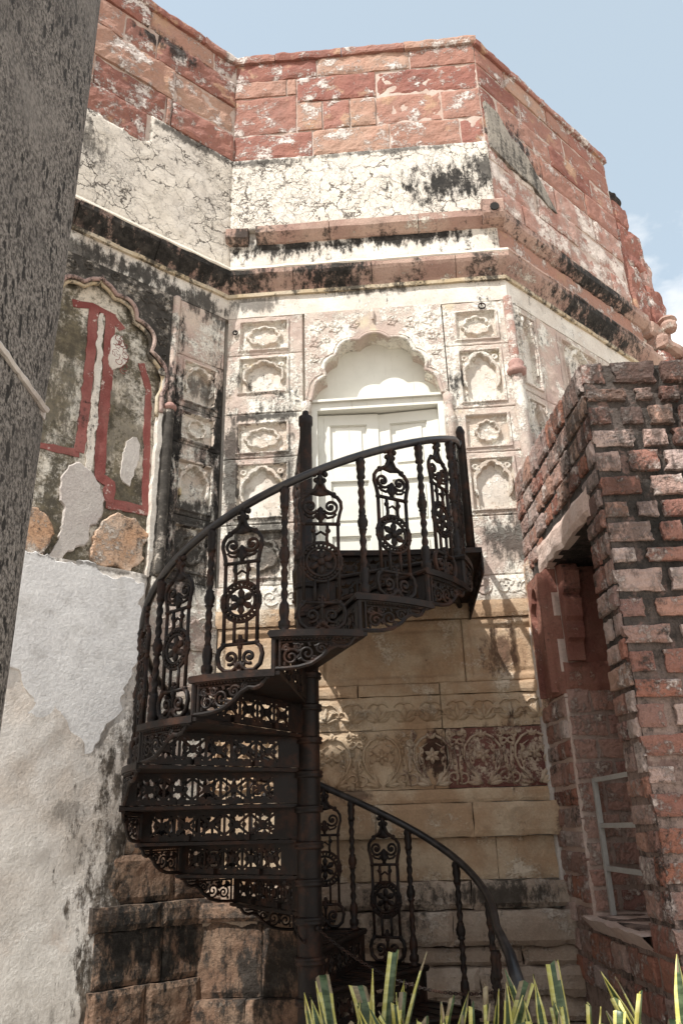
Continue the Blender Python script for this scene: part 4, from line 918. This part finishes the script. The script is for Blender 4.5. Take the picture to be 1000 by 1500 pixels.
mb.build('joist', IR, land, Matrix.Translation((SC.x, SC.y, ZL)))
# railings of the landing (both sides)
def guard(p, q, h, n, name='baluster'):
    for i in range(n):
        c = p.lerp(q, (i+.5)/n); link(bal, name, land, Matrix.Translation((SC.x+c.x, SC.y+c.y, ZL)) @ Matrix.Diagonal((1,1,h/HB,1)))
pe = Vector((e0.x-.06, e0.y+.04)); pw = Vector((wr.x-.08, wr.y))
guard(pe, pw, .80, 6); guard(Vector((-.0,.07)), Vector(wl.xy)*.97, 1.0, 7)
# handrail
path = []; rad = []
for p, r in (((.755, 4.12, .30), .036), ((.758, 4.12, .55), .037), ((.765, 4.13, .74), .036), ((.765, 4.18, .88), .033), ((.755, 4.27, .99), .028)): path.append(p); rad.append(r)
t = -8.6
while t <= 6.86:
    a = ak(t)+.045; z = zk(t)+HB+.012
    if t > 6.2: z -= (t-6.2)**2*.10
    rr = RB+max(0, t-6)*.04
    path.append((SC.x+rr*math.cos(a), SC.y+rr*math.sin(a), z)); rad.append(.023); t += .15
path.append((SC.x+pe.x, SC.y+pe.y, ZL+.815)); rad.append(.023); path.append((SC.x+pw.x, SC.y+pw.y, ZL+.82)); rad.append(.022)
mb = MB(); mb.tube(path, rad, 10); mb.build('handrail', M['rail'], stair, I4, True)
mb = MB(); mb.tube([(SC.x, SC.y, ZL+1.0), (SC.x+wl.x, SC.y+wl.y, ZL+1.0)], .024, 8); mb.build('handrail', M['rail'], stair, I4, True)
mb = MB(); mb.lathe([(.03,0),(.03,.86),(.034,.88),(.018,.92),(.004,.93)], 10, (SC.x+pe.x, SC.y+pe.y, ZL)); mb.build('newel_post', IR, stair, I4, True)
# end newel under the handrail scroll
mb = MB(); mb.lathe([(.06,0),(.06,.05),(.036,.08),(.034,.34)], 12, (.755, 4.12, 0)); mb.build('newel_post', IR, stair, I4, True)

# chain closing the foot of the stair
def chain(name, p, q, sag, label):
    p = Vector(p); q = Vector(q); L_ = (q-p).length; n = int(L_*1.06/.0145); mb = MB()
    pts = [p.lerp(q, i/n)-Vector((0, 0, sag*4*(i/n)*(1-i/n))) for i in range(n+1)]
    for i in range(n):
        c = (pts[i]+pts[i+1])/2; t = (pts[i+1]-pts[i]).normalized(); u = t.cross(Vector((0,0,1))).normalized(); v = u.cross(t)
        if i % 2: u = v
        mb.tube([c+t*.0112*math.cos(a*math.pi/4)+u*.0062*math.sin(a*math.pi/4) for a in range(8)], .0024, 5, closed=True)
    for e in (p, q): mb.ball(e, .014, 6)
    tag(mb.build(name, M['iron']), label, 'chain')
chain('chain', (SC.x+.045, SC.y-.07, 1.08), (.765, 4.19, .87), .13, 'thin steel chain slung from the stair column to the handrail foot')
chain('chain', (SC.x-.03, SC.y-.08, 1.02), (SC.x-.12, SC.y-.25, 1.32), .06, 'short loose chain dangling on the shaded side of the stair column')

# ------------------------------------------------------------------ ruined masonry on the right
S0 = Vector((1.475, 5.99, 0)); S1 = Vector((1.535, 4.20, 0)); TOP = 4.29
rot_s = math.atan2(S1.y-S0.y, S1.x-S0.x)
FS = Matrix.Translation(S0) @ Matrix.Rotation(rot_s, 4, 'Z'); LS = (S1-S0).length      # side: x runs towards the viewer, -y outward (left)
FF = Matrix.Translation(S1) @ Matrix.Rotation(R(-2), 4, 'Z')                               # front face
bw = empty('ruined_brick_wall', (1.9, 5.0, 0), 'thick ruined wall of rough red stone bricks with blackened joints and an opening', 'wall')
OY0, OY1, OZ0, OZ1 = .56, 1.48, 1.05, 3.32        # opening on the side face (local x, z)
def core(f, x0, x1, y0, y1, z0, z1, mat, nm='wall_core'):
    mb = MB(); mb.box(x0, x1, y0, y1, z0, z1); return mb.build(nm, mat, bw, f)
core(FS, -.2, LS, .012, 1.5, 0, OZ0-.012, M['blackmortar']); core(FS, -.2, LS, .012, 1.5, OZ1, TOP-.03, M['blackmortar'])
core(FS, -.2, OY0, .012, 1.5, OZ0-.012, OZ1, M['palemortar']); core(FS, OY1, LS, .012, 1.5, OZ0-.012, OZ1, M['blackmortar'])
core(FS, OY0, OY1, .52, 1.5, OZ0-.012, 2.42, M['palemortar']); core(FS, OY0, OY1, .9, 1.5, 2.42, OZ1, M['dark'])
UNIT = []; UNITP = []
for i in range(14): UNIT.append(rough(1, 1, 1, 50+i, 10, 7, .11, .15, 3.2).mesh('brick', M['brick']))
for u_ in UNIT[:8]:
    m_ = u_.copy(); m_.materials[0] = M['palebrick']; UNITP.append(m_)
def brick(f, x, z, w_, h_, dep, y0=.05, j=0):
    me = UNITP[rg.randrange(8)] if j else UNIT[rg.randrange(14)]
    link(me, 'brick', bw, f @ Matrix.Translation((x, y0, z)) @ Matrix.Rotation(R(rg.uniform(-1.6, 1.6)), 4, 'Y') @ Matrix.Diagonal((w_, dep, h_, 1)))
def batter(z): return 0
# front face courses
z = .5; row = 0; hs = []
while z < TOP-.05:
    h = rg.choice((.13,.145,.155,.165)); 
    if z+h > TOP-.06: h = TOP-z
    x = 0 if row % 2 else 0; first = True
    while x < .95:
        w_ = rg.uniform(.15,.30) if not first else (.29 if row % 2 else .18); first = False
        g = rg.uniform(.04,.06)
        brick(FF, x+(.008 if x == 0 else g/2), z+g/2, w_-g, h-g*.9, .056+rg.uniform(0,.016)); x += w_
    z += h; row += 1
# side face courses (not over the opening)
z = .62; row = 0
while z < TOP-.05:
    h = rg.choice((.13,.145,.16,.17))
    if z+h > TOP-.06: h = TOP-z
    x = 0
    while x < LS-.04:
        w_ = min(rg.uniform(.14,.28), LS-x)
        if LS-x-w_ < .09: w_ = LS-x
        lo, hi = x, x+w_
        if z+h > OZ0 and z < OZ1+.20:
            if lo < OY0-.14 < hi: hi = OY0
            elif lo >= OY0-.14 and lo < OY1: 
                x = OY1; continue
        g = rg.uniform(.018,.045)
        if hi-lo > .07 and not (lo < OY0 and z > 2.4 and z < 3.32): brick(FS, lo+g/2, z+g/2, hi-lo-g, h-g, .05+rg.uniform(0,.02))
        x = hi
    z += h; row += 1
# top capping bricks seen from outside only
# lintel and dressed slabs of the opening
def dslab(name, f, x0, x1, z0, z1, dep, y0, mat, amp=.008, rnd=.02):
    _seed[0] += 1; me = rough(x1-x0, z1-z0, dep, _seed[0], max(5, int((x1-x0)/.05)), max(5, int((z1-z0)/.05)), amp, rnd).mesh(name, mat)
    return link(me, name, bw, f @ Matrix.Translation((x0, y0, z0)))
dslab('lintel', FS, OY0-.12, OY1+.10, OZ1, OZ1+.19, .075, .05, M['palemortar'], .02, .02)
dslab('door_jamb', FS, .20, OY0+.0, 2.40, OZ1-.01, .085, .06, M['redslab']); dslab('door_jamb', FS, .02, .17, 2.35, OZ1+.2, .075, .05, M['orange'], .02)
ao = cusped([(0,3.22,0),(.07,3.12,.16),(.125,2.98,.2),(.13,2.5,0)], .36); mb = MB(); mb.prism([(.21,2.42),(.21,3.29),(.52,3.29),(.52,2.42),(.49,2.42)]+[(a, b) for a, b in reversed(ao)]+[(.23,2.42)], -.062, .0); mb.build('niche_frame', M['redslab'], bw, FS)
FJ = FS @ Matrix.Translation((OY0, 0, 0)) @ Matrix.Rotation(R(90), 4, 'Z')     # far reveal, x runs into the wall, -y faces the viewer
z = OZ0; rows = [.14,.12,.155,.165,.20,.13,.15,.16,.17]
for i, h in enumerate(rows):
    x = .02
    for w_ in ((.26,.14,.3) if i % 2 else (.17,.22,.3)):
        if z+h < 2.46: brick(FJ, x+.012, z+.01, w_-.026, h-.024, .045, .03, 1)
        x += w_
    z += h
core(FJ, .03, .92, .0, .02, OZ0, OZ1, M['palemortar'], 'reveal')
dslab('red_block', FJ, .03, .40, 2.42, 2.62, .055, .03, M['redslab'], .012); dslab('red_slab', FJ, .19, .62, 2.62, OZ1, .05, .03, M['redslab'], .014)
# tiered bracket
mb = MB(); q = [(0,0),(.045,0),(.05,.12),(.05,.13),(.09,.15),(.105,.22),(.085,.27),(.115,.30),(.13,.42),(.09,.46),(.14,.49),(.16,.62),(.12,.68),(0,.70)]
P_ = [(-(a+.02), b+2.62) for a, b in q]; n = len(P_)
vs = [(.06, a, b) for a, b in P_]+[(.175, a, b) for a, b in P_]; tr = tessellate_polygon([[Vector((a, b, 0)) for a, b in P_]])
mb.add(vs, [tuple(t) for t in tr]+[tuple(n+i for i in t) for t in tr]+[(i,(i+1)%n,n+(i+1)%n,n+i) for i in range(n)]); mb.build('bracket', M['redslab'], bw, FJ)
# sill
dslab('sill', FS @ Matrix.Translation((0, .55, 0)) @ Matrix.Rotation(R(-80), 4, 'X') @ Matrix.Translation((0,0,-0)), OY0, OY1, 0, .01, .001, 0, M['palemortar']) if False else None
mb = MB(); 
U, V = 14, 10; vs = []
for j in range(V+1):
    for i in range(U+1):
        x = OY0-.04+(OY1-OY0+.08)*i/U; y = -.06+.9*j/V; q = mnoise.noise(Vector((x*6, y*6, 2)))*.018; vs.append((x, y+(.02*mnoise.noise(Vector((x*9,1,0))) if j == 0 else 0), OZ0-.02+.03*j/V+q))
fs = [(j*(U+1)+i, j*(U+1)+i+1, (j+1)*(U+1)+i+1, (j+1)*(U+1)+i) for j in range(V) for i in range(U)]
b = len(vs); vs += [(vs[i][0], .05, OZ0-.14) for i in range(U+1)]; fs += [(i, i+1, b+i+1, b+i) for i in range(U)]
mb.add(vs, fs); mb.build('sill', M['palemortar'], bw, FS)
# sealing fillet of grey mortar where it meets the bastion
mb = MB(); pts = [(-.03+.012*mnoise.noise(Vector((0, 0, z*.9))), -.012, z) for z in [i*.09 for i in range(0, 34)]]
mb.tube([(.02+.015*mnoise.noise(Vector((0,0,i*.6))), -.0, i*.1) for i in range(3, 31)], [.03+.012*mnoise.noise(Vector((i*.9, 3, 0))) for i in range(3, 31)], 6); mb.build('mortar_fillet', M['fill'], bw, FS, True)
# steel frame in the opening
lad = empty('steel_ladder', FS @ Vector((OY0+.06, .16, OZ0)), 'bare steel ladder frame of flat bars standing in the brick opening', 'ladder')
mb = MB(); mb.box(OY0+.045, OY0+.075, .10, .13, OZ0-.01, 1.84); mb.build('rail', M['steel'], lad, FS)
for zz_ in (1.29, 1.54, 1.815): mb = MB(); mb.box(OY0+.0755, OY1-.08, .104, .126, zz_-.0, zz_+.028); mb.build('rung', M['steel'], lad, FS)
mb = MB(); mb.box(OY1-.08, OY1-.05, .10, .13, OZ0-.01, 1.84); mb.build('rail', M['steel'], lad, FS)

# ------------------------------------------------------------------ stone pillar close by on the left
pl = empty('stone_pillar', (-1.25, 1.6, 0), 'tall square pillar of speckled dark grey stone with a white mortar joint', 'pillar')
def pblock(z0, z1, sd):
    mb = MB(); n = 14; m = max(2, int((z1-z0)/.12)); ring = []
    for j in range(m+1):
        z = z0+(z1-z0)*j/m
        loop = []
        for (x0, y0, x1, y1) in ((-.84,1.02,-.84,1.955),(-.84,1.955,-1.75,1.955),(-1.75,1.955,-1.75,1.02),(-1.75,1.02,-.84,1.02)):
            for i in range(n):
                t = i/n; x = x0+(x1-x0)*t; y = y0+(y1-y0)*t; q = mnoise.noise_vector(Vector((x*4, y*4, z*2.2+sd)))*.006
                c = .012 if i == 0 else 0
                loop.append((x+q.x+(-c if x > -1.3 else c)*(i == 0), y+q.y, z))
        ring.append(loop)
    k = len(ring[0]); vs = [p for l in ring for p in l]
    fs = [(j*k+i, j*k+(i+1) % k, (j+1)*k+(i+1) % k, (j+1)*k+i) for j in range(m) for i in range(k)]
    fs += [tuple(range(k)), tuple(m*k+i for i in range(k))]; mb.add(vs, fs); return mb.build('block', M['pillar'], pl)
pblock(0, 2.692, 1); pblock(2.722, 5.6, 5); pblock(5.61, 8.9, 9)
mb = MB(); mb.box(-1.742, -.846, 1.028, 1.948, 2.688, 2.726)
mb.tube([(-.838, 1.03+.02*i, 2.707+.006*mnoise.noise(Vector((i*.7,0,0)))) for i in range(46)], [.010+.004*mnoise.noise(Vector((i*.5,4,0))) for i in range(46)], 6)
mb.build('mortar_joint', M['fill'], pl)

# ------------------------------------------------------------------ planter with variegated snake plants
pt = empty('stone_planter', (.75, 3.05, 0), 'low stone planter bed under the snake plants', 'planter')
mb = MB()
for a in ((-.45,2.2,2.72,2.80),(-.45,2.2,3.36,3.44)): mb.box(a[0], a[1], a[2], a[3], 0, .42)
mb.box(-.45,-.37,2.8,3.36,0,.42); mb.box(2.12,2.2,2.8,3.36,0,.42); mb.build('kerb', M['plinth'], pt)
mb = MB(); mb.box(-.37,2.12,2.8,3.36,0,.37); mb.build('soil', M['soil'], pt)
def snake(cx, cy, n, hmax, seed, label, spread=.13):
    rg = random.Random(seed); o = empty('snake_plant', (cx, cy, .37), label, 'plant', 'snake plants along the planter')
    for i in range(n):
        a = rg.uniform(0, 6.28); q = spread*math.sqrt(rg.random()); bx, by = cx+q*math.cos(a), cy+q*math.sin(a)
        hh = hmax*rg.uniform(.66, 1.0) if i else hmax; lean = rg.uniform(.02, .3); az = a+rg.uniform(-.7, .7); tw = rg.uniform(-1.2, 1.2); fa = rg.uniform(0, 3.14); cut = rg.random() < .42; wd = rg.uniform(.042, .07)
        mb = MB(); m = 14; vs = []; mi = []
        for j in range(m+1):
            t = j/m; c = Vector((bx+math.cos(az)*lean*hh*t*t, by+math.sin(az)*lean*hh*t*t, .35+hh*t*(1-.12*lean*t)))
            w_ = wd*(.55+.9*t-.55*t*t) if cut else wd*(.6+1.0*t-.4*t*t)*(1-t**5)
            an = fa+tw*t; s_ = Vector((math.cos(an), math.sin(an), 0)); nn = Vector((-math.sin(an), math.cos(an), 0))
            ed = mnoise.noise(Vector((j*.8, i, seed)))*.004
            for x in (-1, -.58, 0, .58, 1): vs.append(c+s_*(x*(w_/2+ed))+nn*(w_*.22*x*x)+(Vector((0,0,rg.uniform(-.008,.008))) if cut and j == m else Vector((0,0,0))))
        for j in range(m):
            for k in range(4):
                b = j*5+k; mb.add([], []) ; mb.f.append((b, b+1, b+6, b+5)); mb.mi.append(2 if (j == m-1 and rg.random() < .25) else (1 if k in (0, 3) else 0))
        mb.v = [tuple(v) for v in vs]
        lf = mb.build('leaf', [M['leafg'], M['leafy'], M['leafd']], o, I4, True)
        md = lf.modifiers.new('thickness', 'SOLIDIFY'); md.thickness = .004
snake(.02, 3.02, 24, .83, 1, 'clump of tall snake plant leaves in front of the stair column', .12)
snake(.20, 3.1, 15, .72, 12, 'smaller snake plant clump beside the tall one at the stair foot', .09)
snake(.36, 3.0, 24, .75, 2, 'low snake plant clump in front of the lowest iron treads', .13)
snake(.72, 3.0, 26, .77, 3, 'snake plant clump in front of the end of the handrail', .15)
snake(1.10, 3.05, 28, .79, 4, 'snake plant clump in front of the brick opening and ladder', .16)
snake(1.45, 3.1, 13, .65, 5, 'short snake plant clump by the end face of the brick wall', .12)

# ------------------------------------------------------------------ added unseen slab and support: blocks sun to shade the foot of the scene
po = empty('unseen_shade_slab', (0, 1.5, 0), 'added flat slab out of view that blocks sun from the lower scene', 'sun_blocker')
mb = MB(); mb.box(-4.0, -1.3, .3, 2.0, 8.9, 9.1); mb.build('blocker_slab', M['white'], po)
mb = MB(); mb.add([(-4.0,2.0,9.0),(-1.3,2.0,9.0),(-1.3,2.38,8.96),(-4.0,2.38,8.96),(-4.0,2.0,9.08),(-1.3,2.0,9.08),(-1.3,2.38,9.0),(-4.0,2.38,9.0)], [(0,3,2,1),(4,5,6,7),(0,1,5,4),(1,2,6,5),(2,3,7,6),(3,0,4,7)]); mb.build('blocker_lip', M['white'], po)
mb = MB(); mb.box(-3.9, -3.4, 1.2, 1.8, 0, 8.9); mb.build('blocker_post', M['pillar'], po)
